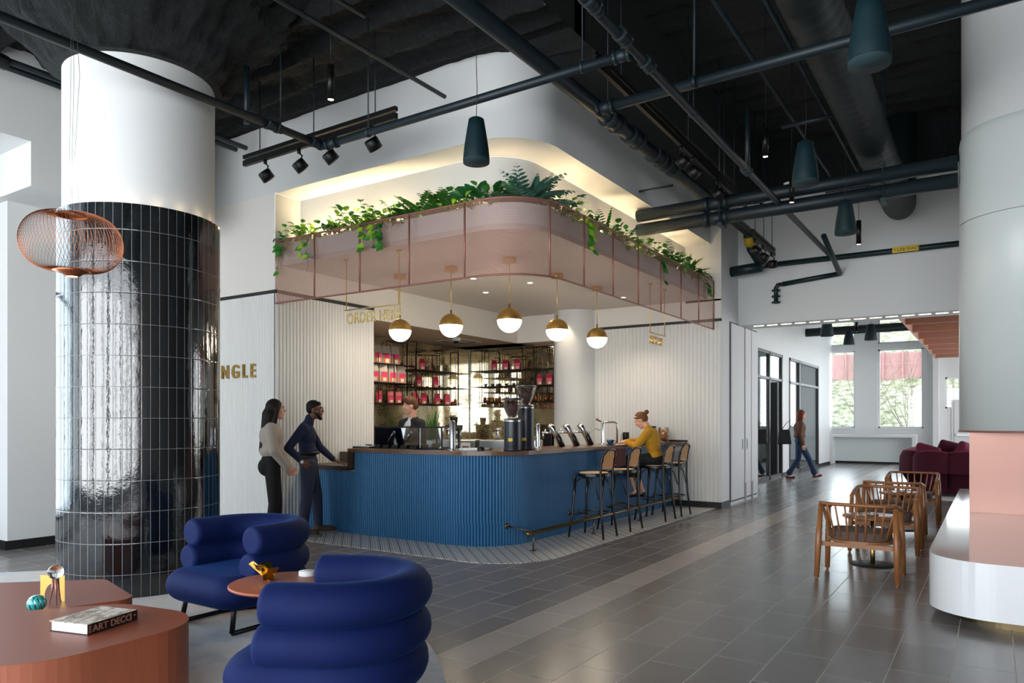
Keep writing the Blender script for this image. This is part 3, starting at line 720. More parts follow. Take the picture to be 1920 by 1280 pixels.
pipe('sprinkler_pipe', 'dark sprinkler pipe crossing in front of the white top of the tiled column', [(-5.57, -3, 4.1), (-5.45, 4.9, 4.1)], .036, couplings=[((-5.46, 4.35, 4.1), (0, 1, 0)), ((-5.45, 4.86, 4.1), (0, 1, 0))], hangers=[((-5.463, 4.45, 4.1))], group=g)
pipe('sprinkler_pipe', 'long dark pipe running above the round corner of the bar bulkhead', [(-5.45, 4.95, 4.1), (-2.2, 4.93, 4.1)], .036, couplings=[((-5.33, 4.95, 4.1), (1, 0, 0)), ((-2.27, 4.93, 4.1), (1, 0, 0))], hangers=[(-4.85, 4.95, 4.1), (-2.6, 4.93, 4.1)], group=g)
pipe('sprinkler_pipe', 'dark pipe receding past the pendant speakers towards the far pipes', [(-2.14, -2, 4.1), (-2.17, 4.93, 4.1), (-2.2, 9.6, 4.1), (-2.2, 12.55, 4.1)], .036, couplings=[((-2.15, 4.2, 4.1), (0, 1, 0)), ((-2.16, 4.7, 4.1), (0, 1, 0)), ((-2.17, 5.15, 4.1), (0, 1, 0)), ((-2.2, 7.9, 4.1), (0, 1, 0))], hangers=[(-2.15, 4.3, 4.1), (-2.18, 6.2, 4.1)], group=g)
pipe('sprinkler_pipe', 'pale lit pipe crossing behind the largest pendant speaker at top right', [(-3.02, 6.05, 4.28), (.6, 5.95, 4.28)], .045, couplings=[((-2.95, 6.05, 4.28), (1, 0, 0))], hangers=[(-2.93, 6.05, 4.28), (-2.1, 6.0, 4.28), (-.72, 5.97, 4.28)], group=g)
pipe('sprinkler_stub', 'short upright sprinkler pipe beside the left track light', [(-5.62, 4.2, 4.1), (-5.62, 4.2, 4.62)], .026, group='sprinkler stubs')
pipe('sprinkler_stub', 'short upright sprinkler pipe left of the hanging spotlight in the dark ceiling', [(-2.2, 7.95, 4.1), (-2.2, 7.95, 4.8)], .026, group='sprinkler stubs')
pipe('drain_pipe', 'thick dark drain pipe running diagonally along the top of the bar bulkhead', [(-3.38, -3, 4.62), (-3.36, 6.9, 4.6), (-3.38, 12.2, 4.55)], .075, couplings=[((-3.36, 7.05, 4.6), (0, 1, 0)), ((-3.36, 7.6, 4.6), (0, 1, 0)), ((-3.37, 8.3, 4.6), (0, 1, 0)), ((-3.37, 8.7, 4.6), (0, 1, 0))])
pipe('water_main', 'upper of the two thick dark pipes crossing below the ceiling to the white column', [(-4.1, 9.4, 4.25), (-.325, 9.4, 4.26)], .083, couplings=[((-3.0, 9.4, 4.25), (1, 0, 0))], group='pair of thick pipes', collar=1.06)
pipe('water_main', 'lower of the two thick dark pipes crossing below the ceiling to the white column', [(-4.1, 9.4, 4.055), (-.325, 9.4, 4.065)], .083, couplings=[((-3.0, 9.4, 4.055), (1, 0, 0))], group='pair of thick pipes', collar=1.06)
for i, x in enumerate((-2.93, -1.05)):
    bm = NB(); box(bm, x-.03, x+.03, 9.29, 9.51, 3.93, 3.97)
    for y in (9.3, 9.5): cyl(bm, (x, y, 3.93), (x, y, 6.03), .008, 6)
    tag(finish('pipe_trapeze', bm, M['teal']), '%s trapeze hanger holding the two thick pipes' % ('left' if i == 0 else 'right'), 'pipe hanger')
# spiral duct
bm = NB(); n = 260; pts = [(-1.16, -2+14.2*k/n, 4.62) for k in range(n+1)]; tube(bm, pts, [.205+(.008 if k % 3 == 0 else 0) for k in range(n+1)], 28)
pts = [(-1.16, 12.2+.25*math.sin(t), 4.62+.25*(1-math.cos(t))) for t in [PI/2*k/8 for k in range(9)]]; tube(bm, pts+[(-1.16, 12.45, 6.0)], .205, 28)
tag(finish('spiral_duct', bm, M['tealdark']), 'large dark ribbed round duct running along the ceiling and turning up at the header', 'duct')
# conduits, struts and small pipes in the ceiling
for i, (a, b, r, lab) in enumerate((((-7.0, -1, 4.85), (-7.9, 3.2, 4.85), .07, 'pale dusty conduit in the top left corner of the dark ceiling'),
    ((-8.1, 1.6, 4.9), (-8.1, 5.9, 4.9), .03, 'thin dark conduit along the upper left wall'), ((-7.9, 1.6, 4.88), (-7.9, 5.9, 4.88), .03, 'second thin dark conduit along the upper left wall'),
    ((-4.75, 1.0, 4.75), (-4.7, 5.9, 4.75), .022, 'thin conduit receding over the round bulkhead corner'), ((-4.5, 1.2, 4.85), (-4.45, 4.5, 4.85), .02, 'thin conduit beside the hanging spotlight cable'),
    ((-1.55, 5.5, 4.85), (-1.55, 12.0, 4.85), .02, 'thin conduit left of the ribbed duct'), ((-1.9, 5.0, 4.85), (-1.9, 12.0, 4.85), .02, 'outer thin conduit left of the ribbed duct'),
    ((-2.0, 8.6, 4.75), (-1.4, 8.6, 4.75), .025, 'short strut crossing near the ribbed duct, nearer one'), ((-2.0, 11.2, 4.7), (-1.4, 11.2, 4.7), .025, 'short strut crossing near the ribbed duct, farther one'),
    ((-3.86, 8.9, 4.42), (-3.4, 8.9, 4.42), .014, 'thin rod projecting from the side of the bar bulkhead'),
    ((-3.6, 12.72, 4.06), (1.5, 12.72, 4.06), .045, 'black waste pipe running along the header wall'),
    ((-3.72, 12.4, 3.95), (-3.2, 12.4, 3.98), .085, 'thick black elbow pipe end beside the pier'),
    ((-2.95, 12.74, 3.72), (-2.05, 12.74, 3.80), .04, 'small black pipe on the header wall above the opening'))):
    tag(finish('conduit' if i not in (10, 11, 12) else 'waste_pipe', (lambda bm: (tube(bm, [a, b], r, 10), bm)[1])(NB()), M['tealpipe' if i < 10 else 'teal']), lab, 'conduit' if i < 10 else 'pipe')
bm = NB(); tube(bm, [(-2.06, 11.4, 4.12), (-2.06, 12.72, 3.80)], .04, 10); tag(finish('waste_pipe', bm, M['teal']), 'black branch pipe slanting down to the header wall', 'pipe')
bm = NB(); tube(bm, [(-3.38, 12.2, 4.55), (-3.38, 12.45, 4.3), (-3.2, 12.45, 4.0)], .075, 12); tag(finish('waste_pipe', bm, M['teal']), 'thick black drain bend dropping to the header wall with a yellow label', 'pipe')
v_ = thing('pipe_valve', 'black valve stack hanging on the header wall', 'valve', (-2.97, 12.72, 3.72))
bm = NB(); tube(bm, [(0, .02, 0), (-.05, .0, -.01), (-.08, 0, -.06), (-.08, 0, -.32)], .035, 10); finish('stem_pipe', bm, M['teal'], v_)
for k in range(3): bm = NB(); lathe(bm, [(0, -.02), (.07, -.012), (.07, .012), (0, .02)], (-.08, 0, -.10-.10*k), 14); finish('flange', bm, M['teal'], v_)
yel = plain('yellow_label', '#d9b92e', .6)
lb = thing('pipe_label', 'yellow LAB WASTE label on the black pipe along the header wall', 'label', (-1.12, 12.66, 4.06))
bm = NB(); box(bm, -.18, .18, 0, .006, -.045, .045); finish('label_plate', bm, yel, lb)
text('lettering', '< LAB WASTE', .062, M['blacktrim'], lb, Matrix.Translation((-.165, -.002, -.022)) @ Matrix.Rotation(PI/2, 4, 'X'), .001)
lb = thing('pipe_label', 'yellow LAB WASTE band wrapped round the thick drain bend', 'label', (-3.38, 12.34, 4.43)); bm = NB()
cyl(bm, (0, -.07, .06), (0, .04, -.06), .09, 16); finish('label_band', bm, yel, lb)
# pendant speakers
def speaker(loc, label, r=.11, h=.37, zc=None):
    zc = zc or ceilz(loc[0])
    t = thing('pendant_speaker', label, 'speaker', loc, group='pendant speakers')
    bm = NB(); lathe(bm, [(0, h), (r*.42, h), (r*.58, h-.012), (r*.72, h*.72), (r*.92, h*.35), (r, h*.1), (r*1.0, .03)], seg=32); finish('housing', bm, M['teal'], t)
    bm = NB(); lathe(bm, [(r*1.0, .028), (r*.985, .0), (0, -.004)], seg=32); finish('grille', bm, plain('speaker_grille', '#0f2a2e', .8), t)
    bm = NB(); tube(bm, [(0, 0, h), (.008, 0, h+.25), (0, 0, h+.45), (0, 0, zc-loc[2])], .003, 5); finish('cable', bm, M['black'], t)
    return t
speaker((-3.563, 4.887, 3.55), 'dark teal pendant speaker hanging in front of the lit cove above the bar')
speaker((-.561, 4.387, 3.35), 'largest pendant speaker, cut by the top edge near the white column')
speaker((-1.348, 6.644, 3.455), 'pendant speaker hanging in front of the two thick pipes')
speaker((-1.35, 8.70, 3.47), 'pendant speaker seen below the thick pipes against the header wall')
for k, (x, y, z) in enumerate(((-2.9, 16.4, 3.2), (-2.3, 18.2, 3.25), (-3.1, 20.5, 3.4))):
    speaker((x, y, z), ['leftmost cone speaker in the lounge beyond the header', 'rightmost cone speaker in the lounge beyond the header', 'farthest cone speaker in the lounge beyond the header'][k], .13, .36, 5.68)
# slim pendant spotlights
def pend(loc, label, L=.30, r=.03, zc=None, e=18):
    zc = zc or ceilz(loc[0])
    t = thing('spot_pendant', label, 'pendant light', loc, group='slim cylinder pendants')
    bm = NB(); lathe(bm, [(r*.6, .02), (r, 0), (r, L), (0, L)], seg=20); finish('cylinder_shade', bm, M['black'], t)
    bm = NB(); lathe(bm, [(r*.8, .006), (0, .002)], seg=16); finish('lamp', bm, glow('warm_lamp', '#ffe3b8', 60 if e else 8), t)
    bm = NB(); cyl(bm, (0, 0, L), (0, 0, zc-loc[2]), .003, 5); finish('cable', bm, M['black'], t)
    if e: spot('spot_pendant_light', (loc[0], loc[1], loc[2]-.02), (0, 0, -1), e, 70)
pend((-4.79, 4.435, 4.2), 'slim black cylinder pendant glowing in front of the bar bulkhead')
pend((-2.0, 7.9, 4.20), 'slim black cylinder pendant glowing against the dark ceiling')
pend((-2.0, 9.1, 4.02), 'slim black cylinder pendant glowing in front of the two thick pipes')
pend((-1.404, 10.03, 3.63), 'slim black cylinder pendant hanging lowest by the header wall')
pend((-2.45, 17.2, 3.35), 'slim black cylinder pendant in the lounge by the far window', zc=5.68, e=0)
pend((-3.15, 17.0, 3.7), 'slim black cylinder pendant in the lounge between the cone speakers', zc=5.68, e=0)
# track lights
def track(p0, p1, label, heads, hl, zc=None):
    zc = ceilz(p0[0])
    a, b = V(p0), V(p1); d = (b-a).normalized()
    t = thing('light_track', label, 'track', a)
    bm = NB(); tube(bm, [(0, 0, 0), b-a], 1, 4, sect=[(-.02, -.03), (.02, -.03), (.02, .03), (-.02, .03)], sm=False)
    tube(bm, [(0, 0, .07), b-a+V((0, 0, .07))], 1, 4, sect=[(-.02, -.02), (.02, -.02), (.02, .02), (-.02, .02)], sm=False); finish('rail', bm, M['black'], t)
    for k in (.12, .5, .88):
        c = (b-a)*k; bm = NB(); cyl(bm, c, c+V((0, 0, zc-a.z)), .006, 6); finish('hanger_rod', bm, M['tealpipe'], t)
    for i, (k, aim) in enumerate(heads):
        c = a+(b-a)*k; h = thing('track_head', hl[i], 'spotlight', c-V((0, 0, .03)), group='track spotlights'); aim = V(aim).normalized()
        bm = NB(); cyl(bm, (0, 0, 0), (0, 0, -.04), .02, 8); tube(bm, [(0, 0, -.04), (.03, 0, -.06), (.05, .0, -.07), (.03, 0, -.12)], .008, 6); finish('arm', bm, M['black'], h)
        cc = V((.02, 0, -.175)); bm = NB()
        lathe(bm, [(0, -.055), (.06, -.055), (.07, -.045), (.072, .05), (.06, .055), (.055, .03), (0, .03)], cc, 24, axis=aim); finish('lamp_can', bm, M['black'], h)
track((-7.0, 5.2, 4.30), (-4.7, 5.17, 4.30), 'black light track hanging in front of the bar bulkhead', [(.16, (.25, .6, -.8)), (.40, (.3, .6, -.7)), (.60, (.3, .6, -.7)), (.86, (.1, .6, -.7))],
      ['track spotlight nearest the tiled column', 'second track spotlight from the tiled column', 'third track spotlight, behind the pipe joint', 'track spotlight nearest the free end of the left track'])
track((-2.85, 5.6, 4.5), (-2.9, 10.4, 4.45), 'black light track running back beside the thick drain pipe', [(.45, (-.7, .1, -.6)), (.53, (-.7, .1, -.6)), (.72, (-.7, .1, -.6))],
      ['nearest spotlight on the track beside the drain pipe', 'second spotlight on the track beside the drain pipe', 'farthest spotlight on the track beside the drain pipe'])
track((-2.95, 10.9, 4.15), (-2.95, 12.2, 4.12), 'short black light track below the thick pipes near the header', [(.1, (-.6, .3, -.6)), (.45, (-.5, .2, -.8)), (.85, (0, 0, -1))],
      ['left spotlight on the short track near the header', 'middle spotlight on the short track near the header', 'right spotlight on the short track near the header'])
# lounge pipes and copper baffles
for i, (y, z, r) in enumerate(((17.5, 3.95, .1), (20.0, 4.0, .07), (22.5, 4.0, .12))):
    bm = NB(); cyl(bm, (XC, y, z), (4.4, y, z), r, 14); tag(finish('lounge_pipe', bm, M['tealpipe']), ['nearest dark pipe crossing the lounge ceiling beyond the header', 'middle dark pipe crossing the lounge ceiling beyond the header', 'farthest dark pipe crossing the lounge ceiling beyond the header'][i], 'pipe')
bm = NB(); tube(bm, [(-4.35, 14.3, 3.5), (-4.35, 15.2, 3.45), (-4.1, 15.6, 3.45)], .09, 12); cyl(bm, (-4.35, 14.6, 3.34), (-4.35, 14.6, 3.5), .05, 10); cyl(bm, (-4.35, 14.6, 3.5), (-4.35, 14.6, 5.7), .008, 6); cyl(bm, (-4.55, 14.9, 3.46), (-4.3, 14.9, 3.46), .02, 6)
tag(finish('fan_coil_pipe', bm, M['teal']), 'thick dark pipe along the corridor wall just beyond the header', 'pipe')
bf = plain('copper_baffle', '#a5755f', .55); cb = thing('baffle_ceiling', 'rose brown slatted baffle canopy hanging over the sofa beyond the header', 'ceiling baffle', (-1.48, 15, 3.38))
for k in range(8):
    y = .2+1.55*k; bm = NB()
    A = [(0, y, 0), (.32, y, -.0), (5.6, y, 0), (5.6, y, .42), (.0, y, .42), (0, y, .1)]
    prism_pts = [bm.verts.new((p[0], p[1], p[2])) for p in A]; q = [bm.verts.new((p[0], p[1]+.06, p[2])) for p in A]
    bm.faces.new(prism_pts); bm.faces.new(q[::-1])
    for i in range(6): bm.faces.new((prism_pts[i], prism_pts[(i+1) % 6], q[(i+1) % 6], q[i]))
    finish('baffle', bm, bf, cb)
bm = NB(); box(bm, -.03, 0, .1, 11.4, -.0, .44); finish('edge_board', bm, bf, cb)
bm = NB(); box(bm, 0, 5.6, .1, 11.4, .42, .46); finish('backing', bm, bf, cb)
# dome on header, smoke details
bm = NB(); lathe(bm, [(0, -.07), (.05, -.06), (.085, -.02), (.09, 0)], (-2.35, 10.6, 4.72), 20); tag(finish('dome_light', bm, M['white']), 'white dome fixture under the dark ceiling behind the pendant speaker', 'dome')
# ------------------------------------------------------------ brass globe pendants
gl = glow('opal_glass', '#fff1d8', 5.5)
for i, ((x, y), lab) in enumerate(zip([(-6.778, 7.53), (-5.879, 7.51), (-4.965, 7.5), (-4.955, 8.66), (-4.935, 9.82)],
    ['leftmost brass and opal globe pendant over the bar', 'second globe pendant from the left over the bar', 'globe pendant over the rounded corner of the bar, highest in view', 'globe pendant just right of the bar corner', 'rightmost globe pendant, in front of the fluted wall'])):
    t = thing('globe_pendant', lab, 'pendant light', (x, y, 2.664), group='globe pendants over the bar'); r = .154
    bm = NB(); lathe(bm, [(r*math.cos(a), r*math.sin(a)) for a in [PI/2*k/12 for k in range(12)]]+[(.012, r), (.012, r+.05), (0, r+.05)], seg=36); finish('brass_cap', bm, M['brass'], t)
    bm = NB(); lathe(bm, [(r*.985*math.cos(a), r*.985*math.sin(a)) for a in [-PI/2*k/12 for k in range(12)]]+[(0, -r*.985)], seg=36); finish('opal_globe', bm, gl, t)
    bm = NB(); cyl(bm, (0, 0, r+.04), (0, 0, .74), .005, 8); finish('stem', bm, M['brass'], t)
    bm = NB(); lathe(bm, [(0, .765), (.07, .765), (.07, .70), (0, .70)], seg=24)
    for k in range(12): a = 2*PI*k/12; box(bm, .072*math.cos(a)-.008, .072*math.cos(a)+.008, .072*math.sin(a)-.008, .072*math.sin(a)+.008, .70, .765)
    finish('ceiling_rose', bm, M['brass'], t)
    point('globe_light', (x, y, 2.664-.2), 15, (1, .84, .62), .12)
for k, (x, y) in enumerate(((-6.1, 8.3), (-6.6, 9.3), (-5.6, 9.0), (-5.0, 10.9))):
    t = thing('downlight', ['recessed downlight in the soffit nearest the bar corner', 'recessed downlight in the soffit above the barista', 'recessed downlight in the soffit near the inner column', 'recessed downlight in the soffit above the stools'][k], 'downlight', (x, y, 3.43), group='recessed downlights')
    bm = NB(); lathe(bm, [(.055, 0), (.055, -.006), (.04, -.006), (.04, -.001)], seg=20); finish('rim', bm, M['white'], t)
    bm = NB(); lathe(bm, [(.04, -.002), (0, -.002)], seg=20); finish('lens', bm, glow('downlight_lens', '#fff0d8', 14), t); spot('downlight_beam', (x, y, 3.41), (0, 0, -1), 44, 110)
spot('column_accent', (-6.42, 11.3, 3.40), (0, .25, -1), 30, 60)
bm = NB(); lathe(bm, [(0, -.004), (.11, -.004), (.11, 0)], (-5.05, 8.6, 3.43), 28); tag(finish('ceiling_speaker', bm, M['soffit']), 'flat round speaker grille set in the soffit', 'speaker')
bm = NB(); lathe(bm, [(0, -.10), (.04, -.095), (.055, -.06)], (-8.1, 10.5, 2.93), 20, mi=1); lathe(bm, [(.055, -.06), (.075, -.05), (.08, 0)], (-8.1, 10.5, 2.93), 20)
tag(finish('dome_camera', bm, [M['white'], M['black']]), 'white dome security camera on the tan ceiling over the back bar', 'camera')
for k, (x, y) in enumerate(((-8.4, 9.4), (-8.3, 11.4), (-7.0, 12.1))): spot('back_bar_beam', (x, y, 2.9), (0, 0, -1), 45, 120)
bm = NB(); t = thing('ceiling_cassette', 'square white vented cassette in the tan ceiling over the back bar', 'vent', (-8.35, 10.9, 2.925))
box(bm, -.3, .3, -.3, .3, -.012, 0); finish('frame', bm, M['white'], t)
for k in range(4):
    bm = NB(); a = PI/2*k; box(bm, -.2, .2, .22, .26, -.016, -.012); bmesh.ops.rotate(bm, verts=bm.verts, cent=(0, 0, 0), matrix=Matrix.Rotation(a, 3, 'Z')); finish('slot', bm, M['blacktrim'], t)
# ------------------------------------------------------------ wire pendant at the left
wp = thing('wire_pendant', 'copper wire basket pendant lamp hanging in front of the tiled column', 'pendant light', (-4.415, 2.125, 2.445))
def wprof(t):                                              # t in 0..1 top to bottom
    a = PI*(t-.5); r = .262*math.cos(a)**.62 if abs(math.cos(a)) > 1e-6 else 0
    return max(.075, r), -.172*math.sin(a)+(.025*math.exp(-((r/.11)**2)))*(-1 if t < .5 else 1)
bm = NB()
for k in range(80):
    a0 = 2*PI*k/80; pts = []
    for j in range(23):
        t = .015+.97*j/22; r, z = wprof(t); a = a0+.55*(t-.5); pts.append((r*math.cos(a), r*math.sin(a), z))
    tube(bm, pts, .0011, 4)
finish('wire_basket', bm, M['copperwire'], wp)
bm = NB(); lathe(bm, [(.0, .165), (.075, .165), (.085, .155), (.075, .15)], seg=32); finish('top_ring', bm, M['copperwire'], wp)
bm = NB(); lathe(bm, [(.03, -.195), (.06, -.175), (.10, -.165), (.09, -.158), (.03, -.16)], seg=32); finish('bottom_ring', bm, M['copperwire'], wp)
bm = NB(); lathe(bm, [(.035, -.17), (.033, -.19), (0, -.195)], seg=20); finish('lamp', bm, glow('pendant_lamp', '#ffe0c0', 25), wp)
bm = NB()
for k, s in enumerate((-1, 0, 1)):
    tube(bm, [(.05*s, .02*abs(s), .16), (.03*s, 0, .5), (.035*s+(.03 if s > 0 else 0), .01, .95), (.01*s, 0, 1.5), (0, 0, 2.72)], .0012, 4)
finish('suspension_wire', bm, M['steel'], wp)
spot('wire_pendant_light', (-4.415, 2.125, 2.23), (0, 0, -1), 8, 90)
# ------------------------------------------------------------ signs
def sign(name, label, o, ang, word, size, w, bars, mat, zroot=3.43):
    t = thing(name, label, 'sign', o, ang)
    bm = NB(); cyl(bm, (0, 0, 0), (w, 0, 0), .008, 8); finish('rail', bm, mat, t)
    for x in bars:
        bm = NB(); cyl(bm, (x, 0, 0), (x, 0, zroot-o[2]), .006, 8); lathe(bm, [(0, -.001), (.03, -.001), (.03, -.02), (0, -.02)], (x, 0, zroot-o[2]), 16); finish('hanging_rod', bm, M['brass'], t)
    text('lettering', word, size, mat, t, Matrix.Translation((.03, .004, -.04-size*.7)) @ Matrix.Rotation(PI/2, 4, 'X') @ Matrix.Diagonal((.8, 1, 1, 1)), .006)
sign('order_sign', 'hanging brass ORDER HERE sign under the left side of the mesh canopy', (-6.74, 6.47, 2.80), 0, 'ORDER HERE', .19, .93, (.03, .90), plain('pale_brass', '#c9b070', .35, .5))
sign('pickup_sign', 'hanging brass PICK UP sign near the right fluted wall', (-4.18, 10.0, 2.72), PI/2, 'PICK UP', .17, .62, (.03, .59), M['brass'])
ng = thing('wall_lettering', 'brass capital letters ending NGLE on the white fluted wall by the tiled column', 'lettering', (-8.86, 6.135, 2.0))
text('letters', 'I N G L E', .25, M['brass'], ng, Matrix.Translation((.0, 0, 0)) @ Matrix.Rotation(PI/2, 4, 'X') @ Matrix.Diagonal((.86, 1, 1, 1)), .014, bold=.004)
ORD = ['leftmost', 'second from the left', 'third from the left', 'fourth from the left', 'fifth from the left', 'sixth from the left', 'seventh from the left', 'eighth from the left', 'ninth from the left']
# ------------------------------------------------------------ bar counter
ZC = 1.08
bar = thing('bar_counter', 'blue fluted bar counter with a rounded corner and walnut top', 'bar', (-4.56, 6.65, 0))
base = rpath([(-7.66, 6.65), (-4.56, 6.65), (-4.56, YE)], [0, .62, 0], 16)
bk = [(-4.85, YE), (-4.85, 6.95), (-7.66, 6.95)]
def upper(): return rpath([(-6.75, 6.65), (-4.56, 6.65), (-4.56, YE)], [0, .62, 0], 16)
bm = NB(); fluted(bm, upper(), .255, 1.035, .0365, .013)
ribbon(bm, [(-4.85, YE), (-4.85, 6.95), (-6.74, 6.95)], 0, 1.035); loc(finish('fluted_front', bm, M['blue'], bar), bar)
bm = NB(); fluted(bm, [(-7.66, 6.65), (-6.735, 6.65)], .255, .80, .0365, .013); loc(finish('low_fluted_front', bm, M['blue'], bar), bar)
bm = NB(); fluted(bm, rpath([(-7.66, 6.656), (-4.566, 6.656), (-4.566, YE)], [0, .62, 0], 16), 0, .262, .0365, .013); loc(finish('fluted_plinth', bm, M['blue'], bar), bar)
bm = NB(); prism(bm, rpath([(-6.83, 6.60), (-4.46, 6.60), (-4.46, YE-.02), (-5.15, YE-.02), (-5.15, 7.28), (-6.83, 7.28)], [0, .7, 0, 0, .25, 0], 16), 1.035, ZC); bevel(bm, .004, 1)
loc(finish('countertop', bm, M['topwood'], bar), bar)
bm = NB(); box(bm, -6.83, -6.74, 6.60, 7.28, .83, 1.034); box(bm, -6.74, -6.70, 6.66, 7.28, 0, 1.03); box(bm, -7.64, -6.74, 7.24, 7.28, .855, 1.0)
loc(finish('drop_side', bm, M['topdark'], bar), bar)
bm = NB(); box(bm, -7.64, -6.835, 6.58, 7.24, .80, .855); loc(finish('low_shelf', bm, M['topdark'], bar), bar)
bm = NB(); box(bm, -4.9, -4.28, YE-.28, YE-.022, ZC-.044, ZC+.002); loc(finish('wall_ledge', bm, M['topwood'], bar), bar)
bm = NB(); box(bm, -4.9, -4.27, YE-.035, YE-.022, ZC+.002, ZC+.03); loc(finish('upstand', bm, M['black'], bar), bar)
fr_ = thing('foot_rail', 'aged brass foot rail running along the blue bar under the stools', 'rail', (-4.22, 6.75, .2))
bm = NB(); cyl(bm, (0, 0, 0), (0, 4.5, 0), .022, 14); sphere(bm, (0, -.0, 0), .034, 16); sphere(bm, (0, 4.5, 0), .034, 16); finish('rail', bm, M['darkbrass'], fr_)
for y in (.10, 1.55, 3.0, 4.35):
    bm = NB(); cyl(bm, (0, y, 0), (0, y, -.195), .008, 8); lathe(bm, [(0, .006), (.035, .006), (.035, 0)], (0, y, -.198), 16)
    cyl(bm, (0, y-.03, .02), (-.33, y-.03, .05), .007, 8); lathe(bm, [(0, .012), (.035, .012), (.035, 0)], (-.33, y-.03, .05), 16, axis=(1, 0, 0)); finish('post', bm, M['darkbrass'], fr_)
# back counter
bc = thing('back_counter', 'steel topped back counter under the mirrors', 'counter', (-8.9, 12.0, 0))
bm = NB(); prism(bm, [(-9.19, 8.03), (-8.5, 8.03), (-8.5, 11.75), (-6.9, 11.75), (-6.9, 12.37), (-9.19, 12.37)], 0.02, .89); loc(finish('cabinet', bm, M['topdark'], bc), bc)
bm = NB(); prism(bm, [(-9.19, 8.025), (-8.45, 8.025), (-8.45, 11.70), (-6.9, 11.70), (-6.9, 12.375), (-9.19, 12.375)], .891, .93); loc(finish('worktop', bm, M['steel'], bc), bc)
ZB = .931
# espresso machines
for k, (x, y, rz, lb) in enumerate(((-6.0, 9.0, 0, 'long low stainless espresso machine behind the tap column'), (-5.72, 9.95, 0, 'stainless espresso machine behind the grinders'))):
    pass
ib = thing('work_island', 'low steel work counter behind the bar carrying the espresso machines', 'counter', (-6.6, 9.2, 0))
bm = NB(); box(bm, -.95, .95, -.3, .3, 0, .86); finish('cabinet', bm, M['topdark'], ib); bm = NB(); box(bm, -1, 1, -.34, .34, .861, .90); finish('worktop', bm, M['steel'], ib)
ib.rotation_euler.z = math.radians(20)
for k in range(2):
    t = thing('espresso_machine', ['brushed steel espresso machine left of the machine gap, behind the tap column', 'brushed steel espresso machine right of the machine gap, behind the grinders'][k], 'espresso machine',
              (-6.6+(-.47 if k == 0 else .47)*math.cos(math.radians(20)), 9.2+(-.47 if k == 0 else .47)*math.sin(math.radians(20)), .901), math.radians(20), group='espresso machines')
    bm = NB(); box(bm, -.44, .44, -.26, .26, .0, .24); bevel(bm, .012, 2); finish('body', bm, M['steel'], t)
    bm = NB(); box(bm, .1, .36, -.275, -.262, .04, .2); finish('panel', bm, M['marbleW'], t)
    bm = NB(); cyl(bm, (.16, -.29, .14), (.16, -.274, .14), .025, 12); cyl(bm, (.16, -.29, .07), (.16, -.274, .07), .02, 12); finish('dial', bm, M['black'], t)
    bm = NB(); box(bm, .24, .34, -.28, -.275, .13, .145); box(bm, .24, .34, -.28, -.275, .1, .115); box(bm, .24, .34, -.28, -.275, .07, .085); finish('vent_slots', bm, M['black'], t)
    bm = NB()
    for s in (-.2, -.05):
        cyl(bm, (s, -.05, .24), (s, -.05, .40), .02, 10); cyl(bm, (s-.05, -.05, .40), (s+.05, -.05, .40), .026, 10); tube(bm, [(s, -.05, .34), (s-.03, -.05, .28), (s-.05, -.05, .24)], .008, 6); tube(bm, [(s, -.05, .34), (s+.03, -.05, .28), (s+.05, -.05, .24)], .008, 6)
    finish('steam_taps', bm, M['chrome'], t)
# ------------------------------------------------------------ things on the bar
pc_ = thing('pastry_case', 'black framed glass pastry case on the bar in front of the barista', 'display case', (-6.66, 6.92, ZC))
L, W_, H_ = 1.10, .34, .27
bm = NB()
for x in (0, .745, L):
    for y in (0, W_): box(bm, x-.008, x+.008, y-.008, y+.008, 0, H_)
for y in (0, W_):
    for z in (.008, H_): box(bm, 0, L, y-.008, y+.008, z-.008, z+.008)
for x in (0, .745, L): box(bm, x-.008, x+.008, 0, W_, H_-.008, H_+.008)
box(bm, 0, L, 0, W_, 0, .012); finish('frame', bm, M['black'], pc_)
for a, b in ((.01, .735), (.755, L-.01)):
    bm = NB(); box(bm, a, b, -.003, .003, .016, H_-.01); finish('pane', bm, M['smoke'], pc_)
bm = NB(); box(bm, .01, L-.01, .0, W_, H_-.002, H_+.002); finish('top_pane', bm, M['smoke'], pc_)
for k in range(2): bm = NB(); tube(bm, [(.22+.28*k, -.012, .07), (.30+.28*k, -.03, .15), (.34+.28*k, -.012, .22)], .005, 6); finish('handle', bm, M['chrome'], pc_)
pas = plain('baked_crust', '#c08a4e', .7, var=.3, scale=20)
for k in range(9):
    x = -6.6+.115*k; bm = NB(); sphere(bm, (0, 0, .028), .04, 12, (1.2, .9, .62))
    t_ = finish('pastry', bm, pas); t_.location = (x, 7.03+.03*(k % 2), ZC+.016); tag(t_, 'small golden pastry inside the glass case, '+ORD[k]+' of the row', 'pastry', 'pastries in the glass case')
for k in range(6):
    x = -6.71+.15*k; bm = NB(); prism(bm, [(-.05, 0), (.05, 0), (.05, .035), (-.05, .035)], 0, .045)
    for v in bm.verts:
        if v.co.z > .02 and v.co.y < .01: v.co.y += .025
    t_ = finish('price_card', bm, M['black']); t_.location = (x, 6.83, ZC+.001); tag(t_, 'small black card holder before the pastry case, '+ORD[k]+' of the row', 'card holder', 'card holders before the pastry case')
tb = thing('tablet', 'white tablet lying flat on its stand at the left end of the bar', 'tablet', (-6.72, 6.80, ZC), .1)
bm = NB(); box(bm, -.13, .13, -.09, .09, .0, .02); bevel(bm, .004, 1); finish('stand', bm, M['steel'], tb); bm = NB(); box(bm, -.14, .14, -.1, .1, .022, .034); bevel(bm, .004, 1); finish('casing', bm, M['white'], tb)
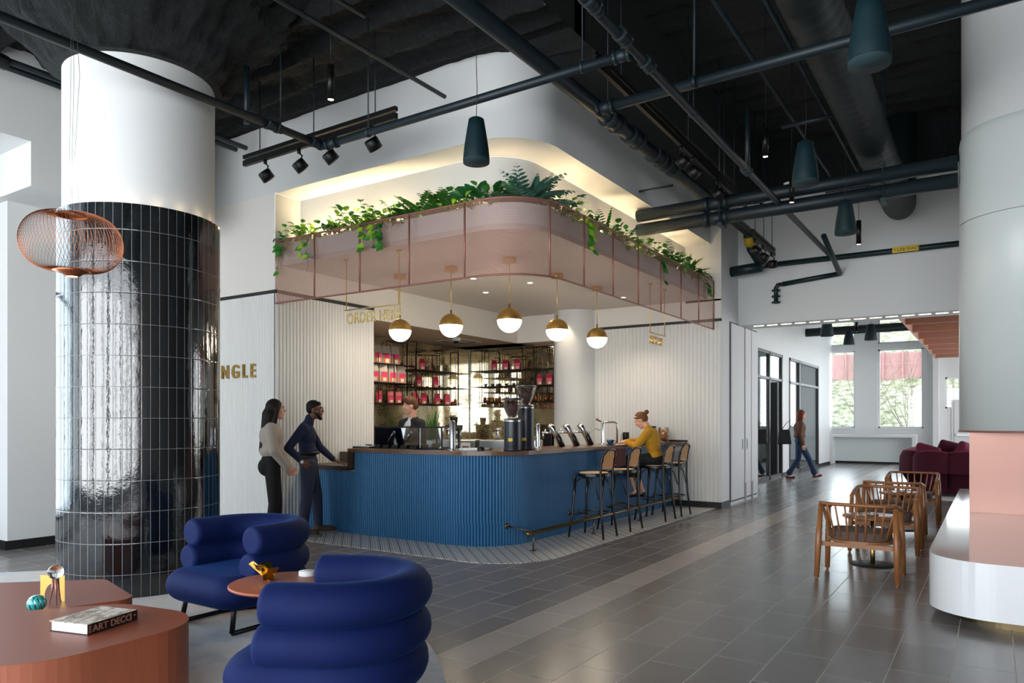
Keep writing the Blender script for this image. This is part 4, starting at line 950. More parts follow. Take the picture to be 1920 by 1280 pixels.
def tapcol(name, label, p, h, r=.033, lever=False):
    t = thing(name, label, 'tap', p, group='tap columns on the bar')
    bm = NB(); lathe(bm, [(0, .012), (r*1.9, .012), (r*1.9, 0)], seg=24); lathe(bm, [(r, .01), (r, h), (r*.8, h+.012), (0, h+.012)], seg=24); finish('column', bm, M['steel' if r > .03 else 'chrome'], t)
    return t
t = tapcol('tap_column', 'plain brushed steel column on the bar right of the pastry case', (-5.446, 6.98, ZC), .34, .036)
bm = NB(); lathe(bm, [(.012, .35), (.012, .4), (0, .4)], seg=12); finish('knob', bm, M['black'], t)
bm = NB(); box(bm, -5.3, -4.98, 6.92, 7.16, ZC+.001, ZC+.022); tag(finish('drip_tray', bm, M['steel']), 'flat steel drip tray on the bar beside the plain tap column', 'tray')
def grinder(p, label, h, sc=1):
    t = thing('coffee_grinder', label, 'grinder', p, group='coffee grinders'); r = .098*sc
    bm = NB(); lathe(bm, [(0, 0), (r*1.05, 0), (r*1.05, .02), (r, .03), (r, h)], seg=32); finish('body', bm, plain('graphite_body', '#262a31', .35, .3), t)
    bm = NB(); lathe(bm, [(r*1.01, h), (r*1.01, h+.03), (r*.9, h+.04), (0, h+.04)], seg=32); finish('collar', bm, M['steel'], t)
    bm = NB(); lathe(bm, [(r*.5, h+.04), (r*.55, h+.06), (r*.95, h+.14), (r*1.22, h+.245), (r*1.24, h+.25)], seg=32); finish('hopper', bm, M['glass'], t)
    bm = NB(); lathe(bm, [(0, h+.045), (r*.48, h+.045), (r*.53, h+.065), (r*.92, h+.14), (r*1.08, h+.195), (0, h+.20)], seg=32); finish('beans', bm, plain('coffee_beans', '#3a2019', .6, var=.4, scale=90, bump=.6, bscale=120), t)
    bm = NB(); lathe(bm, [(r*1.28, h+.248), (r*1.28, h+.265), (r*1.1, h+.272), (0, h+.272)], seg=32); finish('lid', bm, plain('smoky_lid', '#33383d', .3), t)
    bm = NB(); q = math.radians(-70); c_ = V((r*math.cos(q), r*math.sin(q), .13)); box(bm, -.025, .025, -.004, .004, -.018, .018)
    bmesh.ops.transform(bm, matrix=Matrix.Translation(c_) @ Matrix.Rotation(q+PI/2, 4, 'Z'), verts=bm.verts); finish('sticker', bm, M['yel'] if 'yel' in M else yel, t)
    bm = NB(); cyl(bm, (r*.98*math.cos(q+.4), r*.98*math.sin(q+.4), .06), (r*1.1*math.cos(q+.4), r*1.1*math.sin(q+.4), .06), .012, 10); finish('switch', bm, M['black'], t)
    return t
grinder((-4.66, 7.10, ZC), 'front black coffee grinder on the rounded bar corner with a hopper of beans', .34)
grinder((-4.70, 7.46, ZC), 'taller black coffee grinder behind the first on the bar corner', .50)
bm = NB(); lathe(bm, [(0, .05), (.035, .05), (.045, .02), (.045, 0)], (-5.0, 6.95, ZC+.001), 20); tag(finish('tamper', bm, M['black']), 'small round black tamper on the bar beside the front grinder', 'tamper')
# beer style levers
def beer(p, label):
    t = thing('draft_tap', label, 'tap', p, group='leaning chrome draft taps')
    bm = NB(); d = V((.12, -.03, 0))  # leans toward the customers at foot
    P = [V((.09, .07, 0)), V((.055, .045, .1)), V((.02, .02, .19)), V((-.015, 0, .26)), V((-.05, -.02, .30))]
    tube(bm, P, [.05, .046, .052, .066, .04], 16, sect=[(math.cos(2*PI*k/16)*1.0, math.sin(2*PI*k/16)*.75) for k in range(16)]); finish('leaning_body', bm, M['chrome'], t)
    bm = NB(); tube(bm, [p_+V((.028, -.012, 0)) for p_ in P[:3]], [.040, .036, .03], 12); finish('dark_front', bm, M['blackpaint'], t)
    bm = NB(); cyl(bm, (0, 0, .19), (-.14, -.06, .19), .016, 10); cyl(bm, (-.12, -.05, .19), (-.12, -.05, .11), .012, 10); cyl(bm, (-.09, -.04, .18), (-.09, -.04, .24), .014, 10); finish('spout', bm, M['chrome'], t)
    return t
tapcol('tap_column', 'slim chrome column left of the leaning chrome taps', (-4.92, 8.1, ZC), .30, .024)
beer((-4.93, 8.50, ZC), 'leaning chrome draft tap nearest the grinders'); beer((-4.93, 8.92, ZC), 'middle leaning chrome draft tap on the bar'); beer((-4.93, 9.34, ZC), 'leaning chrome draft tap nearest the seated woman')
t = tapcol('tap_column', 'chrome tap column with a curled spout and dark lever', (-4.93, 10.0, ZC), .33, .022)
bm = NB(); tube(bm, [(0, 0, .22), (-.05, -.04, .21), (-.10, -.08, .24), (-.15, -.12, .22), (-.16, -.13, .14)], .006, 8); finish('curled_spout', bm, M['chrome'], t)
bm = NB(); tube(bm, [(0, 0, .33), (-.04, -.03, .35), (-.08, -.06, .38)], [.006, .012, .02], 10); finish('lever', bm, plain('red_brown_lever', '#5c2f2a', .4), t)
t = thing('swan_tap', 'chrome swan neck tap at the right end of the bar taps', 'tap', (-4.95, 10.55, ZC)); bm = NB(); tube(bm, [(0, 0, 0), (0, 0, .28), (-.01, -.008, .315), (-.04, -.03, .33), (-.16, -.12, .33), (-.17, -.13, .31)], .014, 12); finish('neck', bm, M['chrome'], t)
# cup, saucer, jars
t = thing('cup', 'dark blue coffee cup on the bar beside the seated woman', 'cup', (-4.62, 9.62, ZC+.014)); navy = plain('blue_ceramic', '#1e3f6b', .2)
bm = NB(); lathe(bm, [(.028, 0), (.045, .02), (.055, .062), (.051, .062), (.04, .02), (0, .012)], seg=28); finish('bowl', bm, navy, t)
bm = NB(); tube(bm, [(.0+.05*math.cos(.6), .05*math.sin(.6)+0, .052), (.08, .02, .045), (.075, .018, .02), (.043, .01, .02)], .005, 8); finish('handle', bm, navy, t)
bm = NB(); lathe(bm, [(0, 0), (.04, 0), (.078, .012), (.076, .014), (0, .006)], (-4.62, 9.62, ZC+.001), 28); tag(finish('saucer', bm, navy), 'dark blue saucer under the coffee cup on the bar', 'saucer')
for k, (x, y, r, h, lb) in enumerate(((-4.80, 11.55, .09, .26, 'large clear jar of dark pastries on the bar end by the fluted wall'), (-4.58, 11.56, .085, .24, 'clear jar of orange sweets on the bar end by the fluted wall'), (-5.05, 11.1, .055, .16, 'small black canister on the bar behind the seated woman'))):
    t = thing('jar' if k < 2 else 'canister', lb, 'jar' if k < 2 else 'canister', (x, y, ZC+.003))
    bm = NB(); lathe(bm, [(0, 0), (r, 0), (r, h*.86), (r*.9, h*.9)], seg=24); finish('jar_body', bm, M['glass'] if k < 2 else M['black'], t)
    bm = NB(); lathe(bm, [(r*.95, h*.9), (r*.95, h), (0, h)], seg=24); finish('lid', bm, M['glass'] if k == 1 else M['black'], t)
    if k < 2:
        bm = NB()
        for q in range(8): sphere(bm, (r*.5*math.cos(q*2.4), r*.5*math.sin(q*2.4), .03+.022*q), .035, 8)
        finish('contents', bm, plain('jar_fill_%d' % k, ['#3a2a24', '#c9823c'][k], .7), t)
# ------------------------------------------------------------ bar stools
def make_stool(label):
    t = thing('bar_stool', label, 'stool', group='cane back bar stools'); m = M['blackpaint']
    sz = .775
    bm = NB(); sect = [(.21*math.cos(a)*(1.0 if math.cos(a) > 0 else 1.0), .215*math.sin(a)) for a in [2*PI*k/32 for k in range(32)]]
    P = [(a*(1 if a < 0 else 1), b) for a, b in sect]; prism(bm, P, sz-.03, sz+.012); bevel(bm, .006, 1); finish('seat_frame', bm, m, t)
    bm = NB(); prism(bm, [(a*.84, b*.84) for a, b in P], sz+.0125, sz+.018); finish('cane_seat', bm, M['cane'], t)
    for s in (-1, 1):
        bm = NB(); tube(bm, [(-.17, .16*s, sz-.02), (-.185, .17*s, .5), (-.20, .185*s, .25), (-.235, .215*s, .002)], [.016, .016, .015, .013], 10); finish('leg', bm, m, t)
        bm = NB(); tube(bm, [(.225, .19*s, .002), (.19, .17*s, .3), (.175, .16*s, .6), (.175, .165*s, .8), (.19, .17*s, .95), (.23, .155*s, 1.05)], [.013, .015, .016, .015, .014, .012], 10); finish('leg', bm, m, t)
        bm = NB(); tube(bm, [(-.05, .2*s, sz-.035), (.04, .2*s, sz-.05), (.11, .19*s, sz-.12), (.16, .178*s, sz-.3)], .008, 8); tube(bm, [(-.175, .165*s, sz-.26), (-.15, .18*s, sz-.1), (-.08, .19*s, sz-.045), (0, .19*s, sz-.035)], .008, 8); finish('bentwood_brace', bm, m, t)
    # back hoop and cane panel
    bm = NB(); tube(bm, [(.19, -.165, .92), (.205, -.155, 1.0), (.232, -.11, 1.065), (.245, 0, 1.078), (.232, .11, 1.065), (.205, .155, 1.0), (.19, .165, .92)], .015, 10)
    tube(bm, [(.177, -.16, .83), (.195, 0, .82), (.177, .16, .83)], .012, 8); finish('back_frame', bm, m, t)
    bm = NB(); rows_ = []
    for j in range(9):
        z = .83+.235*j/8; h_w = .15 if z < 1.0 else .15-(z-1.0)*.55; x0 = .18+.05*(j/8)**1.6
        rows_.append([bm.verts.new((x0+.016*(1-(k/4-1)**2), (k/4-1)*h_w, z)) for k in range(9)])
    for a, b in zip(rows_, rows_[1:]):
        for k in range(8): bm.faces.new((a[k], a[k+1], b[k+1], b[k])).smooth = True
    bmesh.ops.solidify(bm, geom=bm.faces[:], thickness=.004); finish('cane_back', bm, M['cane'], t)
    bm = NB(); tube(bm, [(.195*math.cos(a), .178*math.sin(a), .30) for a in [2*PI*k/28 for k in range(28)]], .009, 8, closed=True); finish('foot_ring', bm, m, t)
    return t
st = make_stool('cane back black bar stool nearest the rounded bar corner'); st.location = (-4.11, 8.09, .004)
dup(st, (-4.11, 8.87, .004), 0, 'second cane back bar stool, just left of the seated woman'); dup(st, (-4.08, 10.0, .004), 0, 'cane back bar stool the woman in yellow sits on'); dup(st, (-4.09, 10.66, .004), 0, 'cane back bar stool nearest the fluted wall')
# plaid bag on the second stool
def plaid():
    t = NT('plaid_wool'); x, y, z = t.sep(t.coord()); a = t.math('LESS_THAN', t.math('FRACT', t.math('MULTIPLY', t.math('ADD', y, z), 22.0)), .45); b = t.math('LESS_THAN', t.math('FRACT', t.math('MULTIPLY', t.math('SUBTRACT', y, z), 22.0)), .45)
    t.link(t.mix(t.math('MULTIPLY', t.math('ADD', a, b), .5), lin('#1d1214'), lin('#6e2f2c')), t.b.inputs['Base Color']); t.set(Roughness=.9); return t.m
bm = NB(); box(bm, -4.33, -4.22, 8.98, 9.30, .806, 1.07); bevel(bm, .03, 3); tag(finish('plaid_bag', bm, plaid()), 'dark red plaid bag standing on the second stool against the bar', 'bag')
# ------------------------------------------------------------ shelves and bags behind the bar
def frame_unit(name, label, o, ax, spans, shelves, depth, posts):
    """ax: unit vector along the wall; inward vector points into the bar"""
    t = thing(name, label, 'shelf unit', o); ax = V(ax); inn = V((-ax.y, ax.x, 0)) if ax.x else V((1, 0, 0))
    if ax.x: inn = V((0, -1, 0))
    for z, a, b in shelves:
        bm = NB(); r = .006
        for d in (0, depth): cyl(bm, ax*a+inn*d+V((0, 0, z)), ax*b+inn*d+V((0, 0, z)), r, 4)
        for s in (a, b): cyl(bm, ax*s+V((0, 0, z)), ax*s+inn*depth+V((0, 0, z)), r, 4)
        p = [ax*a, ax*b, ax*b+inn*depth, ax*a+inn*depth]; q = [bm.verts.new(v+V((0, 0, z+.008))) for v in p]; q2 = [bm.verts.new(v+V((0, 0, z-.002))) for v in p]
        bm.faces.new(q); bm.faces.new(q2[::-1])
        for i in range(4): bm.faces.new((q[i], q[(i+1) % 4], q2[(i+1) % 4], q2[i]))
        finish('shelf', bm, M['black'], t)
    for a, b, z0, z1, d in posts:
        bm = NB(); r = .0065
        for s in (a, b): cyl(bm, ax*s+inn*d+V((0, 0, z0)), ax*s+inn*d+V((0, 0, z1)), r, 4)
        cyl(bm, ax*a+inn*d+V((0, 0, z1)), ax*b+inn*d+V((0, 0, z1)), r, 4); finish('hoop_frame', bm, M['black'], t)
    return t
XL, DL = -9.15, .28
frame_unit('shelf_unit', 'thin black metal shelf frames on the left back bar wall', (XL, 8.3, 0), (0, 1, 0), None,
    [(2.43, .2, 1.95), (2.10, .2, 1.95), (2.38, 2.0, 3.2), (2.06, 2.0, 3.2), (1.74, .2, 3.3)], DL,
    [(1.75, 2.0, 1.74, 2.88, DL), (1.5, 2.05, 1.74, 2.88, 0), (2.3, 2.6, 1.74, 2.7, 0), (2.75, 3.25, 1.74, 2.86, DL), (2.8, 3.15, 1.74, 2.72, 0), (3.2, 3.45, 1.74, 2.8, DL*.5), (.2, .7, 1.74, 2.5, DL), (1.0, 1.4, 1.74, 2.6, DL)])
frame_unit('shelf_unit', 'thin black metal shelf frames on the rear back bar wall beside the column', (-8.93, 12.34, 0), (1, 0, 0), None,
    [(2.44, 0, 2.1), (2.12, 0, 2.1), (1.80, .15, 2.1)], DL,
    [(0, .28, 1.8, 2.86, DL), (.35, .7, 1.8, 2.82, DL), (.75, 1.15, 1.8, 2.72, 0), (1.25, 1.5, 1.8, 2.9, DL), (1.35, 1.65, 1.8, 2.9, 0), (1.7, 1.95, 1.8, 2.84, DL), (1.5, 1.75, 1.8, 2.55, DL*.5)])
pink = plain('pink_label', '#e0356e', .5); orange = plain('orange_band', '#e2702c', .5, var=.35, scale=25); kraft = plain('grey_kraft_paper', '#a9a39b', .8, var=.06); redbag = plain('red_coffee_bag', '#a8243a', .5, var=.3, scale=12)
def bagproto(big, label, group):
    t = thing('coffee_bag', label, 'bag', group=group); w, d, h = (.15, .10, .31) if big else (.11, .07, .21)
    bm = NB(); vs = [(-w/2, -d/2, 0), (w/2, -d/2, 0), (w/2, d/2, 0), (-w/2, d/2, 0), (-w/2, -d/2, h*.62), (w/2, -d/2, h*.62), (w/2, d/2, h*.62), (-w/2, d/2, h*.62), (-w/2*.92, -.006, h*.93), (w/2*.92, -.006, h*.93), (w/2*.92, .006, h*.93), (-w/2*.92, .006, h*.93), (-w/2*.9, -.004, h), (w/2*.9, -.004, h), (w/2*.9, .004, h), (-w/2*.9, .004, h)]
    q = [bm.verts.new(v) for v in vs]
    bm.faces.new(q[0:4][::-1])
    for l in range(3):
        for i in range(4): bm.faces.new((q[4*l+i], q[4*l+(i+1) % 4], q[4*l+4+(i+1) % 4], q[4*l+4+i]))
    bm.faces.new(q[12:16]); finish('sack', bm, kraft if big else redbag, t)
    bm = NB(); y = -d/2-.0015; box(bm, -w*.3, w*.45, y, -d/2, h*.30, h*.56); finish('pink_panel', bm, pink, t)
    bm = NB(); box(bm, -w*.3, w*.45, y, -d/2, h*.03, h*.295); finish('orange_panel', bm, orange, t)
    bm = NB(); box(bm, -w*.1, w*.3, y-.001, y, h*.06, h*.26); finish('cream_panel', bm, M['cream'], t)
    return t
g1 = 'large grey coffee bags on the left shelves'; g2 = 'small pink coffee bags on the back bar shelves'
faceL = PI/2                                               # local -Y turned to face +X (into the bar)
b1 = bagproto(True, '', g1); b2 = bagproto(False, '', g2)
big = [(-8.93, 9.33, 2.439), (-8.93, 9.55, 2.439), (-8.93, 9.78, 2.439), (-8.93, 9.25, 2.109), (-8.93, 9.48, 2.109), (-8.93, 9.71, 2.109), (-8.93, 9.94, 2.109)]
bl = ['large grey coffee bag on the top left shelf, nearest the fluted wall', 'large grey coffee bag in the middle of the top left shelf row', 'large grey coffee bag on the top left shelf, farthest right of its row',
      'large grey coffee bag on the second shelf, half hidden by the fluted wall', 'large grey coffee bag on the second shelf, second of its row', 'large grey coffee bag on the second shelf, third of its row', 'large grey coffee bag on the second shelf, farthest right of its row']
for i, p in enumerate(big):
    if i == 0: b1.location = p; b1.rotation_euler = (0, 0, 1.0); b1['label'] = bl[0]
    else: dup(b1, p, 1.0, bl[i])
small = [(-8.95, 10.55, 2.389, 0), (-8.95, 10.45, 2.069, 0), (-8.95, 10.95, 2.069, 0), (-8.95, 10.35, 1.749, 0), (-8.95, 10.6, 1.749, 0), (-8.95, 11.0, 1.749, 0), (-8.95, 11.3, 1.749, 0), (-8.95, 9.4, 1.749, 0), (-8.95, 9.7, 1.749, 0), (-8.95, 9.9, 1.749, 0),
         (-8.40, 12.14, 2.449, 1), (-8.13, 12.14, 2.449, 1), (-7.85, 12.14, 2.449, 1), (-7.33, 12.14, 2.129, 1), (-7.12, 12.14, 2.129, 1)]
sl = ['small pink coffee bag alone on the top left shelf', 'small pink coffee bag left on the middle left shelf', 'small pink coffee bag right on the middle left shelf', 'leftmost small pink bag of the lower left row of four', 'second small pink bag of the lower left row of four', 'third small pink bag of the lower left row of four', 'rightmost small pink bag of the lower left row of four',
      'small pink coffee bag low behind the barista, nearest the fluted wall', 'small pink coffee bag low behind the barista, middle one', 'small pink coffee bag low behind the barista, right one',
      'left small pink bag on the top right shelf', 'middle small pink bag on the top right shelf', 'right small pink bag on the top right shelf', 'small pink bag on the lower right shelf, left of the pair by the column', 'small pink bag on the lower right shelf, touching the column edge']
for i, (x, y, z, s) in enumerate(small):
    if i == 0: b2.location = (x, y, z); b2.rotation_euler = (0, 0, 0.80); b2['label'] = sl[0]
    else: dup(b2, (x, y, z), (.45 if s else 0.80), sl[i])
amber = plain('amber_jar', '#8a3d16', .15); bl_ = plain('dark_blue_cup', '#17263b', .3)
def small_obj(name, prof, mat, label, cat, group, spots):
    base_ = None
    for i, p in enumerate(spots):
        lb = label+', '+(ORD[i] if i < len(spots)-1 else 'rightmost')+' of the row'
        if base_ is None:
            bm = NB(); lathe(bm, prof, seg=14); base_ = finish(name, bm, mat); tag(base_, lb, cat, group); base_.location = p
        else: q = base_.copy(); C.objects.link(q); q.location = p; q['label'] = lb
small_obj('amber_jar', [(0, 0), (.032, 0), (.036, .02), (.036, .07), (.026, .085), (.028, .1), (0, .1)], amber, 'small amber jar, lower right shelf', 'jar', 'amber jars on the right shelf', [(-8.62+.18*k, 12.12, 1.809) for k in range(4)])
small_obj('amber_jar', [(0, 0), (.03, 0), (.032, .02), (.032, .05), (.022, .065), (0, .07)], amber, 'small amber jar ending the lower left shelf', 'jar', 'amber jars on the left shelf', [(-8.95, 11.48, 1.749), (-8.95, 11.57, 1.749)])
small_obj('dark_cup', [(0, 0), (.02, 0), (.038, .05), (.034, .05), (.018, .008), (0, .008)], bl_, 'dark blue cup, middle right shelf', 'cup', 'dark cups on the right shelf', [(-8.6+.17*k, 12.12, 2.129) for k in range(5)])
small_obj('copper_tumbler', [(0, 0), (.026, 0), (.03, .1), (.027, .1), (.024, .006), (0, .006)], M['copperwire'], 'copper tumbler on the right shelf by the column', 'tumbler', 'copper tumblers on the right shelf', [(-7.62+.11*k, 12.12, 1.809) for k in range(6)])
small_obj('dark_bowl', [(0, 0), (.05, 0), (.075, .06), (.07, .06), (.045, .008), (0, .008)], bl_, 'dark blue bowl on the left shelf', 'bowl', 'dark bowls on the left shelf', [(-8.98, 10.08, 1.749), (-8.98, 10.22, 1.749)])
# tall plant, blender, dark machines on the back counter
t = thing('snake_plant', 'tall spiky green plant in front of the left mirror', 'plant', (-8.75, 10.6, ZB))
bm = NB(); lathe(bm, [(0, 0), (.08, 0), (.1, .16), (.09, .16), (0, .14)], seg=20); finish('pot', bm, M['cream'], t)
bm = NB(); random.seed(5)
for k in range(46):
    a = random.uniform(0, 2*PI); r = random.uniform(.01, .08); L_ = random.uniform(.4, .72); u = V((math.cos(a), math.sin(a), 0)); s = V((-u.y, u.x, 0)); p = u*r+V((0, 0, .13)); q = []
    for j in range(6): w_ = .012*(1-j/5.2)+.001; c_ = p+u*(.14*(j/5)**2)+V((0, 0, L_*j/5)); q.append((bm.verts.new(c_-s*w_), bm.verts.new(c_+s*w_)))
    for A, B in zip(q, q[1:]): bm.faces.new((A[0], A[1], B[1], B[0]))
finish('leaves', bm, M['leafA'], t)
t = thing('airpot', 'black coffee dispenser beside the spiky plant on the back counter', 'dispenser', (-8.7, 11.2, ZB)); bm = NB(); box(bm, -.1, .1, -.1, .1, 0, .34); box(bm, -.12, .12, -.12, .12, .33, .42); finish('body', bm, M['black'], t); bm = NB(); lathe(bm, [(.06, .42), (.08, .58), (0, .58)], seg=16); finish('hopper', bm, M['black'], t)
t = thing('blender', 'clear blender jug with a black lid behind the pastry case', 'blender', (-6.1, 7.9, ZC-.17)); bm = NB(); lathe(bm, [(0, 0), (.09, 0), (.07, .14), (0, .14)], seg=16); finish('motor_base', bm, M['steel'], t)
bm = NB(); lathe(bm, [(.06, .14), (.08, .40)], seg=20); finish('jug', bm, M['glass'], t); bm = NB(); lathe(bm, [(.085, .40), (.085, .43), (0, .44)], seg=20); finish('lid', bm, M['black'], t)
un = thing('underbar', 'low steel prep counter running behind the front of the bar', 'counter', (-6.0, 7.9, 0)); bm = NB(); box(bm, -.62, .62, -.22, .22, 0, .88); finish('cabinet', bm, M['topdark'], un); bm = NB(); box(bm, -.64, .64, -.24, .24, .88, .905); finish('worktop', bm, M['steel'], un)
for k, (x, y, lb) in enumerate(((-8.8, 8.6, 'dark bronze boxy machine low behind the barista at the back counter'), (-8.8, 9.2, 'second boxy machine, brushed steel, low behind the barista'))):
    t = thing('back_machine', lb, 'machine', (x, y, ZB)); bm = NB(); box(bm, -.2, .2, -.22, .22, 0, .42 if k == 0 else .30); bevel(bm, .02, 2); finish('body', bm, M['darkbrass' if k == 0 else 'steel'], t); bm = NB(); box(bm, .2, .205, -.12, .12, .1, .3); finish('front_panel', bm, M['steel'], t)
for k, (x, y) in enumerate(((-7.6, 12.05), (-7.25, 12.05))):
    t = thing('glass_canister', ['left tall olive glass canister on the rear back counter', 'right tall olive glass canister on the rear back counter'][k], 'canister', (x, y, ZB)); bm = NB(); lathe(bm, [(0, 0), (.07, 0), (.07, .24)], seg=20); finish('cylinder', bm, plain('olive_glass_%d' % k, '#6c6a35', .1), t); bm = NB(); lathe(bm, [(.073, .24), (.073, .27), (0, .27)], seg=20); finish('lid', bm, M['black'], t)
t = thing('espresso_brewer', 'black espresso grinder with a round dial at the column edge on the rear counter', 'grinder', (-7.0, 11.95, ZB)); bm = NB(); box(bm, -.12, .12, -.12, .12, 0, .42); bevel(bm, .02, 2); finish('body', bm, M['black'], t); bm = NB(); cyl(bm, (-.02, -.14, .34), (-.02, -.12, .34), .06, 20); finish('dial', bm, M['darkbrass'], t)
# ------------------------------------------------------------ blue velvet tub chairs
def sect_path(r, arms, n=22):
    P = [(arms, r)]; P += [(-r*math.sin(a)*1.0, r*math.cos(a)) for a in [PI*k/n for k in range(n+1)]]; P.append((arms, -r)); return P
def roll(bm, path, z, r, sq=1.0, seg=26, dz=0):
    """bolster with rounded ends; local +X is the front"""
    pts = [(x, y, z) for x, y in path]
    a = V(pts[0])-V(pts[1]); a.normalize(); b = V(pts[-1])-V(pts[-2]); b.normalize()
    full = []; rad = []
    for k in range(7):
        t = PI/2*k/6; full.append(V(pts[0])+a*(.035*math.cos(t))); rad.append(r*(.72+.28*math.sin(t)) if k else r*.70)
    mid = [V(p) for p in pts]; full += mid[1:-1]; rad += [r]*len(mid[1:-1])
    for k in range(7):
        t = PI/2*(6-k)/6; full.append(V(pts[-1])+b*(.035*math.cos(t))); rad.append(r*(.72+.28*math.sin(t)) if k < 6 else r*.70)
    tube(bm, full, rad, seg, sect=[(math.cos(2*PI*k/seg)*1.0, math.sin(2*PI*k/seg)*sq) for k in range(seg)])
def make_tub(label):
    t = thing('tub_chair', label, 'armchair', group='blue velvet tub chairs')
    for nm, z, r, rad, arm in (('back_roll', .63, .345, .105, .20), ('arm_roll', .45, .345, .10, .23)):
        bm = NB(); roll(bm, sect_path(r, arm), z, rad, .98); finish(nm, bm, M['velvet'], t)
    # thick D-shaped seat with a rolled rim
    bm = NB(); P = [(.44, .30)]; P = rpath([(.46, .41), (-.43, .41), (-.43, -.41), (.46, -.41)], [.16, .40, .40, .16], 10, closed=True)
    rings = []
    cxm = V((.02, 0, 0))
    for k in range(15):
        a = -PI/2+PI*k/14; off = .11*(1-math.cos(a)); z = .285+.115*math.sin(a)
        rings.append([bm.verts.new((cxm.x+(p[0]-cxm.x)*(1-off/.45), p[1]*(1-off/.42), z)) for p in P])
    for A, B in zip(rings, rings[1:]):
        for k in range(len(A)): bm.faces.new((A[k], A[(k+1) % len(A)], B[(k+1) % len(A)], B[k])).smooth = True
    bm.faces.new(rings[0][::-1]); c = bm.verts.new((0, 0, .41))
    for k in range(len(P)): bm.faces.new((rings[-1][k], rings[-1][(k+1) % len(P)], c)).smooth = True
    finish('seat_cushion', bm, M['velvet'], t)
    bm = NB(); m = M['black']
    for s in (-1, 1): tube(bm, [(.30, .27*s, .24), (.34, .29*s, .015)], .018, 10)
    tube(bm, [(.34, .29, .015)]+[(.0-.30*math.sin(a), .29*math.cos(a), .015) for a in [PI*k/16 for k in range(17)]]+[(.34, -.29, .015)], .016, 10)
    for s in (-1, 1): tube(bm, [(-.25, .2*s, .015), (-.25, .2*s, .22)], .016, 10)
    finish('steel_base', bm, m, t); return t
ch = make_tub('blue velvet tub chair facing the viewer by the tiled column'); ch.scale = (.97, .97, .97); ch.location = (-4.46, 3.34, .0125); ch.rotation_euler.z = -PI/2
dup(ch, (-2.60, 2.47, .0125), math.radians(208), 'blue velvet tub chair in the foreground, seen from behind')
# side table with ornaments
tx, ty = -3.40, 2.79
t = thing('side_table', 'small round brown side table between the two blue chairs', 'table', (tx, ty, .0125))
bm = NB(); lathe(bm, [(0, .468), (.29, .468), (.30, .474), (.30, .484), (.294, .488), (0, .488)], seg=64); finish('tabletop', bm, M['tabletopwood'], t)
bm = NB(); cyl(bm, (0, 0, .01), (0, 0, .468), .022, 16); finish('stem', bm, M['black'], t)
bm = NB(); lathe(bm, [(0, 0), (.18, 0), (.18, .008), (0, .014)], seg=40); finish('foot', bm, M['black'], t)
t = thing('gold_ornament', 'folded gold metal ornament on the small round table', 'ornament', (tx-.12, ty-.03, .50), .4)
bm = NB()
for k, (rz, ry, L_) in enumerate(((.2, .95, .15), (1.4, .85, .13), (-.9, 1.05, .12), (2.3, .6, .11))):
    b_ = NB(); box(b_, -L_/2, L_/2, -.03, .03, -.004, .004)
    mt = Matrix.Translation((.02*(k-1.5), .015*(k % 2), .045)) @ Matrix.Rotation(rz, 4, 'Z') @ Matrix.Rotation(ry*.75, 4, 'Y')
    if k < 2:
        bmesh.ops.delete(b_, geom=b_.verts[:], context='VERTS')
        for s in (-1, 1): box(b_, -L_/2, L_/2, s*.024-.008, s*.024+.008, -.004, .004)
        box(b_, -L_/2, -L_/2+.016, -.03, .03, -.004, .004); box(b_, L_/2-.016, L_/2, -.03, .03, -.004, .004)
    bmesh.ops.transform(b_, matrix=mt, verts=b_.verts); me_ = bpy.data.meshes.new('tmp'); b_.to_mesh(me_); b_.free(); bm.from_mesh(me_); bpy.data.meshes.remove(me_)
zmin = min(v.co.z for v in bm.verts); bmesh.ops.translate(bm, verts=bm.verts, vec=(0, 0, .002-zmin)); finish('folded_plates', bm, M['gold'], t)
t = thing('coaster_stack', 'short stack of round white coasters on the small round table', 'coasters', (tx-.03, ty+.20, .501))
for k in range(4): bm = NB(); lathe(bm, [(0, 0), (.05, 0), (.05, .006), (0, .006)], (0, 0, .0065*k), 32); finish('coaster', bm, M['white'] if k % 2 else M['cream'], t)
# ------------------------------------------------------------ low brown tables
def low_table(label, pts, z, rad):
    c = (sum(p[0] for p in pts)/len(pts), sum(p[1] for p in pts)/len(pts)); t = thing('coffee_table', label, 'table', (*c, .0125), group='red brown coffee tables')
    P = [(x-c[0], y-c[1]) for x, y in rpath(pts, rad, 10, closed=True)]
    bm = NB(); prism(bm, P, 0, z-.0125-.003); finish('drum_side', bm, M['tablewood'], t)
    bm = NB(); prism(bm, P, z-.0125-.003, z-.0125); finish('tabletop', bm, M['tabletopwood'], t); return t
low_table('rounded red brown coffee table in the foreground carrying the art deco book', [(-3.30, 2.32), (-4.00, 2.20), (-4.75, 1.20), (-4.1, .85), (-3.28, 1.42)], .42, [.30, .30, .3, .3, .45])
low_table('lower angular red brown coffee table behind the one with the book', [(-4.30, 2.44), (-5.00, 2.62), (-5.75, 1.9), (-5.6, .9), (-4.72, 1.05), (-4.62, 1.5)], .36, [.10, .12, .2, .2, .1, .05])
